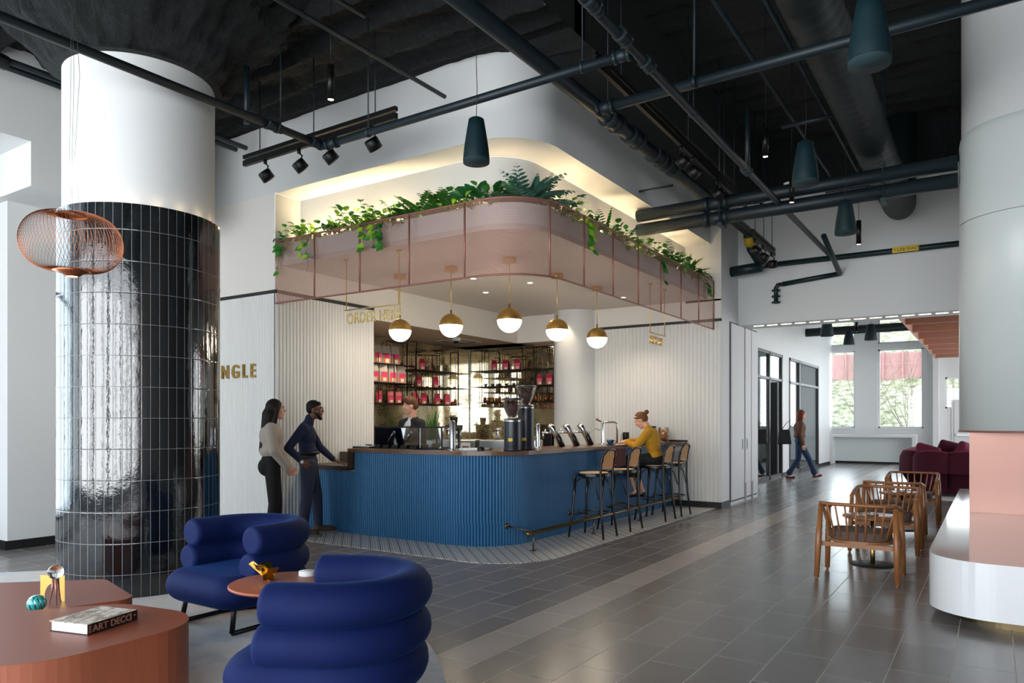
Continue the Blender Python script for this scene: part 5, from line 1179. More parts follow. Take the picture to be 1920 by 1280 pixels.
# art deco book
bk_ = thing('art_deco_book', 'thick ART DECO book lying on the front coffee table', 'book', (-3.69, 1.88, .4205), math.radians(105))
L_, W_, H_ = .29, .235, .050                                   # local X: along the spine, +? ; spine faces the viewer's right
bm = NB(); box(bm, -L_/2+.006, L_/2-.006, -W_/2+.004, W_/2-.008, .004, H_-.004); finish('pages', bm, M['paper'], bk_)
bkblack = plain('book_cover_black', '#151414', .35)
def cover():
    t = NT('book_cover_art'); o = t.coord('Generated'); n = t.noise(t.scale(t.coord(), 1.2, 5, 1), 9, 5, .7); x, y, z = t.sep(o)
    t.link(t.ramp(t.math('ADD', n, t.math('MULTIPLY', t.math('SUBTRACT', x, .5), .22)), [(.36, lin('#d9cfc4')), (.45, lin('#a68a64')), (.52, lin('#24201e')), (.6, lin('#d9c2a8')), (.72, lin('#c9ccd2'))]), t.b.inputs['Base Color']); t.set(Roughness=.25); return t.m
bm = NB(); box(bm, -L_/2, L_/2, -W_/2, W_/2, H_-.004, H_); finish('front_cover', bm, cover(), bk_)
bm = NB(); box(bm, -L_/2, L_/2, -W_/2, W_/2, 0, .004); finish('back_cover', bm, bkblack, bk_)
bm = NB(); box(bm, -L_/2, L_/2, -W_/2-.004, -W_/2, 0, H_); finish('spine', bm, bkblack, bk_)
text('title', 'ART DECO', .044, plain('rose_gold_print', '#b98a74', .4, .3), bk_, Matrix.Translation((-.118, -W_/2-.0042, .010)) @ Matrix.Rotation(PI/2, 4, 'X') @ Matrix.Diagonal((1.05, 1, 1, 1)), .0004, bold=.001)
bm = NB()
for x in (-.138, -.131, .098, .105): box(bm, x, x+.003, -W_/2-.0046, -W_/2-.004, .006, H_-.006)
box(bm, .122, .134, -W_/2-.0046, -W_/2-.004, .025, .032); finish('spine_lines', bm, plain('rose_gold_line', '#b98a74', .4, .3), bk_)
# turquoise ball
t = thing('turquoise_ball', 'ribbed turquoise and silver ball on the rear coffee table', 'ornament', (-4.445, 1.952, .361))
bm = NB(); n = 88; R_ = .049; rings = []
for j in range(1, 22):
    ph = -PI/2+PI*j/22; rg = []
    for k in range(n): th = 2*PI*k/n; rr = R_*(1-.10*(1-abs(math.sin(th*5.5)))**2.5*math.cos(ph)); rg.append(bm.verts.new((rr*math.cos(ph)*math.cos(th), rr*math.cos(ph)*math.sin(th), R_+.95*R_*math.sin(ph))))
    rings.append(rg)
for A, B in zip(rings, rings[1:]):
    for k in range(n):
        f = bm.faces.new((A[k], A[(k+1) % n], B[(k+1) % n], B[k])); f.smooth = True
        f.material_index = 1 if abs(math.sin((k+.5)*PI*11/n)) < .28 or (rings.index(A) > 16 and (k//4+rings.index(A)) % 2) else 0
bm.faces.new(rings[0][::-1]); bm.faces.new(rings[-1]); bmesh.ops.rotate(bm, verts=bm.verts, cent=(0, 0, R_), matrix=Matrix.Rotation(.3, 3, 'X'))
finish('ball', bm, [plain('turquoise_glaze', '#2fa6a3', .15, var=.15, scale=60), M['chrome']], t)
# crystal ball on brass legs, brass bracket
t = thing('crystal_ball', 'clear crystal ball on three thin copper legs on the rear coffee table', 'ornament', (-4.53, 2.09, .361))
cry = NT('crystal'); cry.set(Transmission_Weight=1.0, Roughness=0.0, IOR=1.48, Base_Color=(1, 1, 1, 1))
bm = NB(); sphere(bm, (0, 0, .19), .042, 40); finish('ball', bm, cry.m, t)
bm = NB()
for k in range(3): a = 2*PI*k/3-.3; tube(bm, [(.012*math.cos(a), .012*math.sin(a), .15), (.018*math.cos(a), .018*math.sin(a), .09), (.032*math.cos(a), .032*math.sin(a), 0)], [.009, .006, .0015], 8)
finish('legs', bm, M['rose'], t)
t = thing('brass_bracket', 'arched brass bracket standing behind the crystal ball', 'ornament', (-4.63, 2.12, .361), math.radians(30))
bm = NB(); N_ = 14; out = [(-.075, 0), (-.075, .155), (.075, .155), (.075, 0)]; arch = [(.058, 0)]+[(.050*math.cos(a), .085*math.sin(a)+.02) for a in [PI*k/N_ for k in range(N_+1)]]+[(-.058, 0)]
P = out+arch; A = [bm.verts.new((x, -.0015, z)) for x, z in P]; B = [bm.verts.new((x, .0015, z)) for x, z in P]
bm.faces.new(A); bm.faces.new(B[::-1])
for k in range(len(P)): bm.faces.new((A[k], A[(k+1) % len(P)], B[(k+1) % len(P)], B[k]))
finish('arched_plate', bm, M['brass'], t)
# ------------------------------------------------------------ spindle chairs and small tables at the right
def make_spindle(label):
    t = thing('spindle_chair', label, 'chair', group='wooden spindle back chairs'); m = M['chairwood']     # front is +Y, back is -Y
    H = .685
    rim = [(-.305, .27, H-.075), (-.31, .16, H-.06), (-.315, .0, H-.035), (-.305, -.14, H-.01)]+[(-.305+.16*(1-math.cos(a)), -.14-.14*math.sin(a), H) for a in [PI/2*k/5 for k in range(1, 6)]]
    rim += [(-x, y, z) for x, y, z in rim[::-1]]
    bm = NB(); tube(bm, rim, .019, 12, sect=[(math.cos(2*PI*k/12)*1.2, math.sin(2*PI*k/12)*.85) for k in range(12)]); finish('top_rail', bm, m, t)
    for s in (-1, 1):
        bm = NB(); tube(bm, [(.325*s, -.25, .018), (.315*s, -.215, .35), (.305*s, -.17, H-.02)], [.022, .027, .021], 12); cyl(bm, (.325*s, -.25, 0), (.325*s, -.25, .018), .012, 10); finish('leg', bm, m, t)
        bm = NB(); tube(bm, [(.325*s, .27, .018), (.315*s, .255, .35), (.307*s, .23, H-.08)], [.022, .027, .020], 12); cyl(bm, (.325*s, .27, 0), (.325*s, .27, .018), .012, 10); finish('leg', bm, m, t)
    sp = rpath([(-.255, .25), (-.255, -.215), (.255, -.215), (.255, .25)], [.06, .19, .19, .06], 8, closed=True)
    bm = NB(); prism(bm, sp, .335, .358); bevel(bm, .006, 1); finish('seat_frame', bm, m, t)
    for y in (-.18, .2): bm = NB(); box(bm, -.31, .31, y-.014, y+.014, .295, .335); finish('seat_rail', bm, m, t)
    bm = NB(); sp2 = [(x*.96, y*.96) for x, y in sp]; prism(bm, sp2, .359, .435); bevel(bm, .02, 3)
    for f in bm.faces: f.smooth = True
    finish('seat_cushion', bm, M['linen'], t)
    N_ = 13
    for k in range(N_):
        u = -1+2*k/(N_-1); a = u*PI*.56
        xb = .235*math.sin(a) if abs(a) < PI/2 else .235*(1 if u > 0 else -1); yb = -.02-.185*math.cos(a) if abs(a) < PI/2 else .02
        xt = .30*math.sin(a)/1 if abs(a) < PI/2 else .308*(1 if u > 0 else -1); yt = -.07-.215*math.cos(a) if abs(a) < PI/2 else -.04
        zt = H-.008 if abs(a) < PI/2 else H-.04
        q = min(rim, key=lambda p: (p[0]-xt)**2+(p[1]-yt)**2)
        if abs(a) < PI/3: q = (xt, -.28, H)
        bm = NB(); cyl(bm, (xb, yb, .352), q, .008, 8); finish('spindle', bm, m, t)
    return t
sc_ = make_spindle('wooden spindle chair nearest the viewer, back turned, beside the white bench'); sc_.location = (-1.01, 7.30, 0)
dup(sc_, (-.98, 8.95, 0), PI, 'wooden spindle chair facing the nearest one across the first small table'); dup(sc_, (-1.02, 10.10, 0), 0, 'wooden spindle chair third from the viewer, back to back with the second'); dup(sc_, (-.95, 11.75, 0), PI, 'farthest wooden spindle chair, in front of the wine red sofa')
for k, (x, y) in enumerate(((-1.0, 8.05), (-1.0, 10.9))):
    t = thing('bistro_table', ['small round wooden table between the two nearest spindle chairs', 'small round wooden table between the two farthest spindle chairs'][k], 'table', (x, y, 0), group='small round tables')
    bm = NB(); lathe(bm, [(0, .462), (.26, .462), (.275, .47), (.275, .482), (.27, .486), (0, .486)], seg=56); finish('tabletop', bm, M['chairwood'], t)
    bm = NB(); cyl(bm, (0, 0, .01), (0, 0, .23), .022, 16); finish('brass_sleeve', bm, M['brass'], t)
    bm = NB(); cyl(bm, (0, 0, .23), (0, 0, .462), .02, 16); finish('stem', bm, M['black'], t)
    bm = NB(); lathe(bm, [(0, 0), (.21, 0), (.21, .006), (.19, .012), (0, .014)], seg=48); finish('foot', bm, M['black'], t)
    t = thing('candle_holder', ['small glass candle holder on the nearest round table', 'small glass candle holder on the farther round table'][k], 'candle holder', (x, y, .487))
    bm = NB(); lathe(bm, [(0, 0), (.05, 0), (.052, .02), (.047, .02), (.045, .004), (0, .004)], seg=24); finish('dish', bm, M['steel'], t)
    bm = NB(); lathe(bm, [(0, .004), (.02, .004), (.02, .03), (0, .03)], seg=16); finish('candle', bm, M['cream'], t)
# ------------------------------------------------------------ wine sofa
sf = thing('channel_sofa', 'curved wine red velvet sofa with deep vertical channels', 'sofa', (-1.5, 15.6, 0))
path = rpath([(.9, 15.85), (-1.42, 15.85), (-1.42, 18.6)], [0, .62, 0], 12)
rs_ = resample(path, .02); Lp = rs_[-1][2]; n_ = 9
for k in range(n_):
    a, b = Lp*k/n_, Lp*(k+1)/n_; bm = NB(); rings = []
    m_ = 9
    for j in range(m_+1):
        s = a+(b-a)*j/m_; p, d, _ = min(rs_, key=lambda r: abs(r[2]-s)); nrm = V((-d.y, d.x, 0)); nrm = -nrm    # outward (toward the viewer / left)
        bul = .055*math.sin(PI*j/m_)**.6; pr = []
        for z, o in ((.06, .10), (.25, .14), (.6, .15), (.74, .13), (.82, .07), (.845, 0), (.82, -.07), (.74, -.12), (.45, -.13)):
            q = p-nrm*(-(o+ (bul if o > 0 else bul*.6*(-1 if o < 0 else 0)))); pr.append(bm.verts.new((q.x, q.y, z+ (bul*.5 if z > .8 else 0))))
        rings.append(pr)
    for A, B in zip(rings, rings[1:]):
        for i in range(len(A)-1): bm.faces.new((A[i], A[i+1], B[i+1], B[i])).smooth = True
    bm.faces.new(rings[0]); bm.faces.new(rings[-1][::-1]); loc(finish('channel', bm, M['wine'], sf), sf)
bm = NB(); prism(bm, rpath([(-1.3, 16.0), (.9, 16.0), (.9, 16.9), (-.3, 16.9), (-.3, 18.6), (-1.3, 18.6)], [.4, 0, 0, .2, 0, 0], 8, closed=True), .12, .44); bevel(bm, .03, 2); loc(finish('seat', bm, M['wine'], sf), sf)
s2 = thing('curved_sofa_back', 'plum velvet sofa back section farther behind the wine sofa', 'sofa', (-.4, 18.9, 0))
for k in range(6):
    bm = NB(); x = -.9+.42*k; sphere(bm, (x, 19.1+.12*(k-1), .55), .24, 16, (.95, .55, 1.55)); loc(finish('channel', bm, M['wine2'], s2), s2)
for k, (x, y, z, r, m, lb) in enumerate(((-1.05, 16.35, .74, -.5, 'wine2', 'leftmost plum cushion on the wine sofa'), (-.72, 16.6, .80, .5, 'wine', 'dark wine disc cushion leaning behind the leftmost one'), (-.45, 16.5, .78, .9, 'wine2', 'plum cushion right of the dark disc cushion'), (-.1, 16.7, .70, .2, 'wine2', 'low plum cushion near the clad column'), (.05, 18.0, .86, -.2, 'wine2', 'farthest brick red cushion near the clad column'))):
    bm = NB(); P = rpath([(-.24, -.24), (.24, -.24), (.24, .24), (-.24, .24)], .05, 4, closed=True)
    rings = []
    for q in range(7): t_ = -1+2*q/6; rings.append([bm.verts.new((px*(1-.5*t_*t_*(1 if abs(t_) > .9 else .35)), t_*.085*1.0, pz*(1-.5*t_*t_*(1 if abs(t_) > .9 else .35)))) for px, pz in P])
    for A, B in zip(rings, rings[1:]):
        for i in range(len(A)): bm.faces.new((A[i], A[(i+1) % len(A)], B[(i+1) % len(A)], B[i])).smooth = True
    bm.faces.new(rings[0][::-1]); bm.faces.new(rings[-1]); o_ = finish('cushion', bm, M[m]); o_.location = (x, y, z); o_.rotation_euler = (.35, .25, r); tag(o_, lb, 'cushion', 'cushions on the wine sofa')
# lounge rug edge under the sofa, console at the far wall
bm = NB(); box(bm, -1.25, 3, 15.25, 19, .001, .01); tag(finish('lounge_rug', bm, M['cream']), 'pale rug edge under the wine red sofa', 'rug')
t = thing('console_table', 'long white console table under the far windows', 'table', (-3.35, 26.9, 0))
bm = NB(); box(bm, -1.3, 1.3, -.25, .25, .90, .98); finish('top', bm, M['white'], t)
for s in (-1, 1): bm = NB(); box(bm, s*1.3-(.12 if s > 0 else 0), s*1.3+(.12 if s < 0 else 0), -.25, .25, 0, .90); finish('end_panel', bm, M['white'], t)
bm = NB(); box(bm, -1.18, 1.18, .2, .24, .08, .9); finish('back_panel', bm, M['sheath'] if 'sheath' in M else sheath, t)
bm = NB(); box(bm, -5.4, 2, 27.46, 27.5, 0, .1); struct('baseboard_far', bm, M['baseboard'])
# ------------------------------------------------------------ plants in the planter
random.seed(21)
def leaf(bm, p, d, up, L, W, fold=.25, droop=.3, mi=0, heart=False):
    d = d.normalized(); s = d.cross(up); s = s.normalized() if s.length > 1e-4 else V((1, 0, 0)); u = s.cross(d).normalized()
    prof = [(0, .12), (.12, .75 if heart else .45), (.35, 1), (.65, .75), (.87, .35), (1, .0)]
    prev = None
    for t, w_ in prof:
        c = p+d*(L*t)-V((0, 0, 1))*(droop*L*t*t); a = c-s*(W*w_)+u*(W*w_*fold); b = c+s*(W*w_)+u*(W*w_*fold)
        cur = (bm.verts.new(a), bm.verts.new(c), bm.verts.new(b)) if w_ > 0 else (bm.verts.new(c),)
        if prev:
            if len(cur) == 3:
                for i in range(2): f = bm.faces.new((prev[i], prev[i+1], cur[i+1], cur[i])); f.smooth = True; f.material_index = mi
            else:
                for i in range(2): f = bm.faces.new((prev[i], prev[i+1], cur[0])); f.smooth = True; f.material_index = mi
        prev = cur
def frond(bm, p, d, L, W, droop, n=13, mi=0):
    pts = []; q = p.copy(); dd = d.normalized()
    for k in range(n+1): pts.append(q.copy()); dd = (dd-V((0, 0, droop/n))).normalized(); q = q+dd*(L/n)
    tube(bm, pts, [.004*(1-k/(n+1.5)) for k in range(n+1)], 4, mi=1)
    for k in range(2, n+1):
        t = (pts[k]-pts[k-1]).normalized(); s = t.cross(V((0, 0, 1))); s = s.normalized() if s.length > 1e-3 else V((1, 0, 0)); w_ = W*math.sin(PI*(.12+.86*k/n))**.8
        for sg in (-1, 1): leaf(bm, pts[k], s*sg+t*.55, V((0, 0, 1)), w_, w_*.30, .1, .15, mi)
    return pts
def mkplant(kind, p, out, label, size=1.0):
    """p on the planter; out is the outward horizontal direction"""
    nm = {'fern': 'fern', 'pothos': 'trailing_pothos', 'lily': 'broadleaf_plant', 'mix': 'bushy_plant'}[kind]
    t = thing(nm, label, 'plant', p, group='plants in the canopy planter'); size *= 1.08; bm = NB(); o = V(out).normalized(); al = V((-o.y, o.x, 0)); R = random.uniform; Z = V((0, 0, 1))
    if kind == 'fern':
        for k in range(int(11*size)+4):
            a = R(-1, 1); d = al*a*1.1+o*R(-.5, .7)+Z*R(.55, 1.3); frond(bm, V((0, 0, 0))+al*R(-.1, .1), d, R(.24, .40)*size, .085*size, R(.4, 1.2), 11)
        m = [M['leafD' if 'blue' in label else 'leafA'], M['stem']]
    elif kind == 'lily':
        for k in range(22):
            a = R(-1, 1); d = al*a+o*R(-.4, .6)+Z*R(.5, 1.4); b_ = al*R(-.12, .12); e = b_+d.normalized()*R(.08, .16)*size; tube(bm, [b_, e], .003, 4, mi=1); leaf(bm, e, d+al*a*.4, V((0, 0, 1)) if abs(d.z) < .9 else o, R(.13, .2)*size, .04*size, .3, .35)
        m = [M['leafC'], M['stem']]
    else:
        mi0 = 0
        for k in range(int(70*size)):
            d = al*R(-1, 1)+o*R(-.5, .9)+Z*R(.1, 1.1); b_ = al*R(-.22, .22)+Z*R(-.02, .05); e = b_+d.normalized()*R(.05, .26)*size
            tube(bm, [b_, e], .002, 3, mi=1); leaf(bm, e, d+V((R(-.6, .6), R(-.6, .6), R(-.7, .2))), Z, R(.07, .12), R(.028, .044), .2, .4, 0 if R(0, 1) < .65 else 2, True)
        m = [M['leafB' if 'lime' in label else 'leafA'], M['stem'], M['leafA' if 'lime' in label else 'leafC']]
        if kind == 'pothos':
            for k in range(2):
                L = R(.15, .42); x0 = R(-.2, .2); pts = [al*x0, al*x0+o*.13+Z*.06, al*(x0+.01)+o*.20+Z*.0]; q = pts[-1].copy()
                for j in range(8): q = q+V((0, 0, -L/8))+al*R(-.02, .02)+o*R(-.003, .008); pts.append(q.copy())
                tube(bm, pts, .0025, 4, mi=1)
                for j, q in enumerate(pts[1:]):
                    for sg in (-1, 1):
                        if R(0, 1) < .36: leaf(bm, q, al*sg*R(.5, 1)+o*.5-Z*R(.2, .9), o, R(.07, .10), R(.026, .036), .2, .1, 0 if R(0, 1) < .6 else 2, True)
    finish('foliage', bm, m, t, recalc=False); return t
F1 = (0, -1, 0); F2 = (1, 0, 0); FC = (.7, -.7, 0)
specs = [('pothos', -7.55, 'trailing dark pothos spilling over the left end of the canopy', 1.0), ('pothos', -7.2, 'trailing lime pothos next to the left end of the canopy', .9), ('lily', -6.85, 'dark broadleaf plant above the second mesh panel from the left', .8),
         ('mix', -6.5, 'bushy lime green plant above the second mesh panel from the left', 1.3), ('fern', -6.25, 'small green fern rising beside the bushy lime plant', .8), ('pothos', -5.95, 'trailing lime pothos hanging over the third mesh panel', 1.2), ('pothos', -5.7, 'dark pothos with the longest vine over the third mesh panel', .9),
         ('fern', -5.35, 'large light green fern above the fourth mesh panel', 1.25), ('fern', -5.05, 'upright green fern right of the largest one', 1.05), ('mix', -4.8, 'lime leaved clump at the start of the rounded corner panel', .9)]
for k, x, lb, s in specs: mkplant(k, (x, 6.36, 3.67), F1, lb, s)
cspec = [('lily', (-4.55, 6.40, 3.67), 'dark glossy broadleaf plant at the top of the rounded corner', 1.15), ('mix', (-4.30, 6.48, 3.67), 'mid green clump on the rounded corner beside the broadleaf plant', .9), ('fern', (-4.13, 6.62, 3.67), 'large blue green fern leaning right over the rounded corner', 1.35), ('mix', (-4.07, 6.9, 3.67), 'bushy clump just behind the blue green fern', 1.0)]
for k, p, lb, s in cspec: mkplant(k, p, FC, lb, s)
rspec = [('pothos', 7.3, 'lime pothos hanging over the first right hand mesh panel', .9), ('lily', 7.75, 'dark broadleaf plant over the second right hand mesh panel', .8), ('fern', 8.2, 'dark feathery fern below the thick pipes', 1.0), ('mix', 8.65, 'dark green clump at the foot of the thick pipes', 1.0), ('mix', 9.2, 'lime green clump right of the thick pipes', .8),
         ('pothos', 9.7, 'dark pothos trailing over the fifth right hand mesh panel', 1.0), ('fern', 10.2, 'light green fern near the right end of the canopy', 1.1), ('mix', 10.65, 'bushy plant near the right end of the canopy', 1.1), ('fern', 11.1, 'last green fern at the right end of the canopy', 1.15), ('pothos', 11.5, 'last pothos trailing at the far right end of the canopy', .8)]
for k, y, lb, s in rspec: mkplant(k, (-4.03, y, 3.67), F2, lb, s)
# ------------------------------------------------------------ people
def rotz(a): return Matrix.Rotation(a, 3, 'Z')
def hand(wr, d, n, s, curl=.5):
    """palm, four unequal fingers and a thumb; d: hand direction, n: palm normal (towards the palm side), s: towards the thumb"""
    wr, d, n, s = V(wr), V(d).normalized(), V(n).normalized(), V(s).normalized(); out = []
    R_ = Matrix((d, s, n)).transposed()
    out.append(('e', wr+d*.05, (.05, .038, .016), R_)); out.append(('c', wr-d*.01, wr+d*.03, .023, .024))
    for k, (off, L) in enumerate(((.032, .070), (.011, .080), (-.010, .074), (-.031, .058))):
        b = wr+d*.085+s*off; d1 = (d*math.cos(curl*.6)+n*math.sin(curl*.6)+s*off*1.6).normalized(); d2 = (d*math.cos(curl*1.7)+n*math.sin(curl*1.7)+s*off).normalized()
        m = b+d1*L*.5; out += [('c', b-d*.02, m, .0092, .0085), ('c', m, m+d2*L*.5, .0085, .0068)]
    b = wr+d*.025+s*.03; m = b+(d*.6+s*.75+n*.25).normalized()*.038; out += [('c', b, m, .012, .0105), ('c', m, m+(d*.9+s*.25+n*.3).normalized()*.03, .010, .0078)]
    return out
def head_prims(c, R_, w=1.0):
    P = lambda x, y, z: c+R_ @ V((x, y, z))
    return [('e', P(-.012, 0, .028), (.094*w, .074*w, .088), R_), ('e', P(.012, 0, -.02), (.075, .062*w, .085), R_), ('e', P(.035, 0, -.062), (.046, .046*w, .044), R_),
            ('c', P(.070, 0, -.088), P(.055, 0, -.094), .019, .02), ('c', P(.084, 0, .022), P(.104, 0, -.012), .0085, .013), ('e', P(.098, 0, -.016), (.014, .016, .010), R_),
            ('c', P(.084, -.03, .034), P(.084, .03, .034), .011, .011), ('c', P(.083, -.016, -.046), P(.083, .016, -.046), .0095, .0095), ('c', P(.080, -.012, -.058), P(.080, .012, -.058), .0095, .0095),
            ('e', P(.055, .036, -.018), (.026, .022, .026), R_), ('e', P(.055, -.036, -.018), (.026, .022, .026), R_),
            ('e', P(-.006, .073*w, -.006), (.017, .008, .029), R_), ('e', P(-.006, -.073*w, -.006), (.017, .008, .029), R_)]
def person(label, loc_, yaw, J, skin, parts, vox=.0065, headrot=(0, 0, 0), smooth=4):
    t = thing('person', label, 'person', loc_, yaw)
    J = {k: V(v) for k, v in J.items()}
    Rh = Matrix.Rotation(headrot[2], 3, 'Z') @ Matrix.Rotation(headrot[0], 3, 'Y') @ Matrix.Rotation(headrot[1], 3, 'X')
    pr = head_prims(J['head'], Rh) + [('c', J['neck'], J['head']+Rh @ V((-.025, 0, -.07)), .052, .047)]
    sh = (J['ls']+J['rs'])/2; up = (sh-J['pelvis']).normalized(); side = (J['ls']-J['rs']).normalized(); fw = side.cross(up).normalized(); Rt = Matrix((fw, side, up)).transposed()
    sw = (J['ls']-J['rs']).length/2
    def torso(g=0, w=1.0):
        q = J['pelvis']; m = q.lerp(sh, .45); c = q.lerp(sh, .76)
        return [('e', q+up*.0, (.105*w+g, .155*w+g, .12), Rt), ('e', m, (.092*w+g, .128*w+g, .17), Rt), ('e', c, (.108*w+g, .150*w+g, .165), Rt), ('c', J['ls']-side*.03-up*.012, J['rs']+side*.03-up*.012, .055+g, .055+g), ('c', sh+up*.0, J['neck']+up*.0, .07+g, .052+g*.5)]
    def arm(s, g=0, end=1.0, u=None):
        a, b, c = J[s+'s'], J[s+'e'], J[s+'w']; c2 = b.lerp(c, end); return [('c', a, b, .050+g, .040+g), ('c', b, c2, .040+g, .026+(1-end)*.012+g)]
    def leg(s, g=0, end=1.0):
        a, b, c = J[s+'h'], J[s+'k'], J[s+'a']; c2 = b.lerp(c, end)
        mid = b.lerp(c, .3)
        return [('c', a, b, .085+g, .056+g), ('c', b, mid, .055+g, .054+g), ('c', mid, c2, .054+g, .036+(1-end)*.01+g)]
    pr += torso(-.006)+arm('l', -.004)+arm('r', -.004)+leg('l', -.006)+leg('r', -.006)
    for s in 'lr':
        h = J[s+'hand']; pr += hand(J[s+'w'], *parts['hands'][s])
        an = J[s+'a']; ft = J[s+'f']; pr += [('c', an-V((0, 0, .0)), an+(ft-an)*.25-V((0, 0, .03)), .036, .034), ('c', an+(ft-an)*.1-V((0, 0, .035)), ft, .032, .026)]
    blob('body', pr, vox, skin, t, smooth, .45)
    E = lambda x, y, z: J['head']+Rh @ V((x, y, z))
    for s in (-1, 1):
        bm = NB(); sphere(bm, E(.0845, .030*s, .012), .011, 12); e_ = finish('eye', bm, plain('eye_white', '#e9e4de', .3), t)
        bm = NB(); sphere(bm, E(.0925, .030*s, .012), .0055, 10); finish('iris', bm, M['blackpaint'], t)
        bm = NB(); tube(bm, [E(.090, .016*s, .037), E(.093, .03*s, .042), E(.086, .045*s, .036)], .0038, 6); finish('eyebrow', bm, parts['hairmat'], t)
    bm = NB(); tube(bm, [E(.0865, -.020, -.051), E(.0915, 0, -.052), E(.0865, .020, -.051)], [.003, .0055, .003], 8); finish('lips', bm, plain('lips', '#a5605a' if parts.get('fair', 1) else '#5f352c', .5), t)
    return t, J, Rh, E, torso, arm, leg, (fw, side, up, Rt, sh)
skinA = plain('skin_fair', '#d6a48a', .55, Subsurface_Weight=.1); skinB = plain('skin_brown', '#6b432f', .5); skinC = plain('skin_fair_warm', '#cf9a80', .55)
def hairm(name, c): return plain(name, c, .62, Specular_IOR_Level=.25, var=.35, scale=60, bump=.3, bscale=120)
HZ = (0, 0, 0)
# --- woman with long dark hair, back to the viewer
hm = hairm('hair_dark_brown', '#1d120e')
t, J, Rh, E, torso, arm, leg, F_ = person('woman with very long dark hair, beige sweatshirt and black trousers waiting by the bar', (-6.99, 5.60, 0), math.radians(50),
    dict(pelvis=(-.03, 0, .95), neck=(-.02, 0, 1.40), head=(.02, 0, 1.555), ls=(-.03, .165, 1.345), rs=(-.03, -.165, 1.345), le=(.03, .22, 1.09), re=(.0, -.23, 1.09), lw=(.17, .05, .88), rw=(.15, -.08, .88), lhand=HZ, rhand=HZ,
         lh=(-.02, .085, .90), rh=(-.02, -.085, .90), lk=(.03, .09, .48), rk=(.0, -.09, .48), la=(.02, .09, .09), ra=(-.05, -.09, .09), lf=(.15, .10, .03), rf=(.08, -.10, .03)),
    skinA, dict(hands=dict(l=((.5, -.5, -.8), (-.3, -1, 0), (1, 0, .3), .9), r=((.5, .5, -.8), (-.3, 1, 0), (1, 0, .3), .9)), hairmat=hm))
beige = plain('beige_sweatshirt', '#b3a89c', .9, var=.05, scale=12, bump=.2, bscale=200)
blob('sweatshirt', [p for p in torso(.024, 1.06)[1:]]+[('e', J['pelvis']+V((0, 0, .13)), (.135, .165, .10))]+arm('l', .018, .93)+arm('r', .018, .93), .008, beige, t, 5)
bt = plain('black_trousers', '#0e0e11', .85, bump=.15, bscale=150)
blob('trousers', [('e', J['pelvis'], (.12, .165, .13)), ('e', J['pelvis']+V((-.05, .06, -.05)), (.10, .09, .11)), ('e', J['pelvis']+V((-.05, -.06, -.05)), (.10, .09, .11)), ('c', J['lh'], J['rh'], .09, .09)]+leg('l', .006, .93)+leg('r', .006, .93), .008, bt, t, 4)
P = lambda x, y, z: J['head']+V((x, y, z))
blob('long_hair', [('e', E(-.022, 0, .035), (.098, .086, .098)), ('e', E(-.05, 0, -.03), (.082, .088, .12)), ('c', E(-.06, .03, -.06), P(-.13, .05, -.42), .078, .045), ('c', E(-.06, -.03, -.06), P(-.13, -.05, -.42), .078, .045), ('c', E(-.07, 0, -.05), P(-.15, 0, -.47), .085, .04),
    ('c', E(.02, .073, .02), P(-.04, .10, -.25), .026, .03), ('c', E(.02, -.073, .02), P(-.04, -.10, -.25), .026, .03)], .007, hm, t, 4)
ws = plain('white_trainers', '#d9d8d4', .6)
for s in 'lr':
    a, f = J[s+'a'], J[s+'f']; blob('shoe', [('c', a+V((-.03, 0, -.045)), f+V((.02, 0, .008)), .042, .034), ('c', a+V((-.01, 0, -.03)), a+V((.02, 0, -.02)), .042, .042)], .007, ws, t, 3)
# --- man in navy turtleneck
hm = hairm('hair_black', '#0b0909')
t, J, Rh, E, torso, arm, leg, F_ = person('bearded man in navy turtleneck, dark blue trousers and brown boots leaning at the low counter', (-7.10, 6.27, 0), math.radians(43),
    dict(pelvis=(-.05, 0, .93), neck=(-.045, 0, 1.41), head=(.03, 0, 1.56), ls=(-.07, .175, 1.35), rs=(-.09, -.175, 1.34), le=(.06, .24, 1.10), re=(-.26, -.25, 1.10), lw=(.245, .17, .935), rw=(-.10, -.21, .93), lhand=HZ, rhand=HZ,
         lh=(-.04, .09, .88), rh=(-.04, -.09, .88), lk=(.04, .12, .48), rk=(-.06, -.10, .48), la=(.06, .14, .10), ra=(-.10, -.12, .10), lf=(.22, .17, .04), rf=(.05, -.13, .035)),
    skinB, dict(hands=dict(l=((1, .1, -.35), (0, 0, -1), (.1, -1, 0), .35), r=((.75, .2, -.65), (0, 1, -.2), (.6, 0, .8), .9)), hairmat=hm, fair=0), headrot=(.05, 0, -.1))
navy_k = plain('navy_knit', '#101a3a', .85, bump=.25, bscale=220)
blob('turtleneck', torso(.012)[1:]+[('e', J['pelvis']+V((.0, 0, .12)), (.115, .145, .09)), ('c', J['neck']+V((0, 0, -.02)), J['neck']+V((.012, 0, .05)), .062, .058)]+arm('l', .012, .95)+arm('r', .012, .95), .008, navy_k, t, 4)
dj = plain('slate_trousers', '#2b3146', .85, var=.1, scale=10, bump=.2, bscale=150)
blob('trousers', [('e', J['pelvis']+V((0, 0, -.01)), (.118, .155, .12)), ('c', J['lh'], J['rh'], .088, .088)]+leg('l', .016, .97)+leg('r', .016, .97), .008, dj, t, 4)
bm = NB(); tube(bm, [(J['pelvis'].x+.122*math.cos(a), .156*math.sin(a), J['pelvis'].z+.10) for a in [2*PI*k/28 for k in range(28)]], .018, 6, closed=True); finish('belt', bm, M['black'], t)
blob('hair', [('e', E(-.022, 0, .052), (.09, .080, .078)), ('e', E(-.045, 0, .02), (.065, .076, .075)), ('c', E(.045, -.03, .085), E(.045, .03, .085), .025, .025)], .006, hm, t, 4)
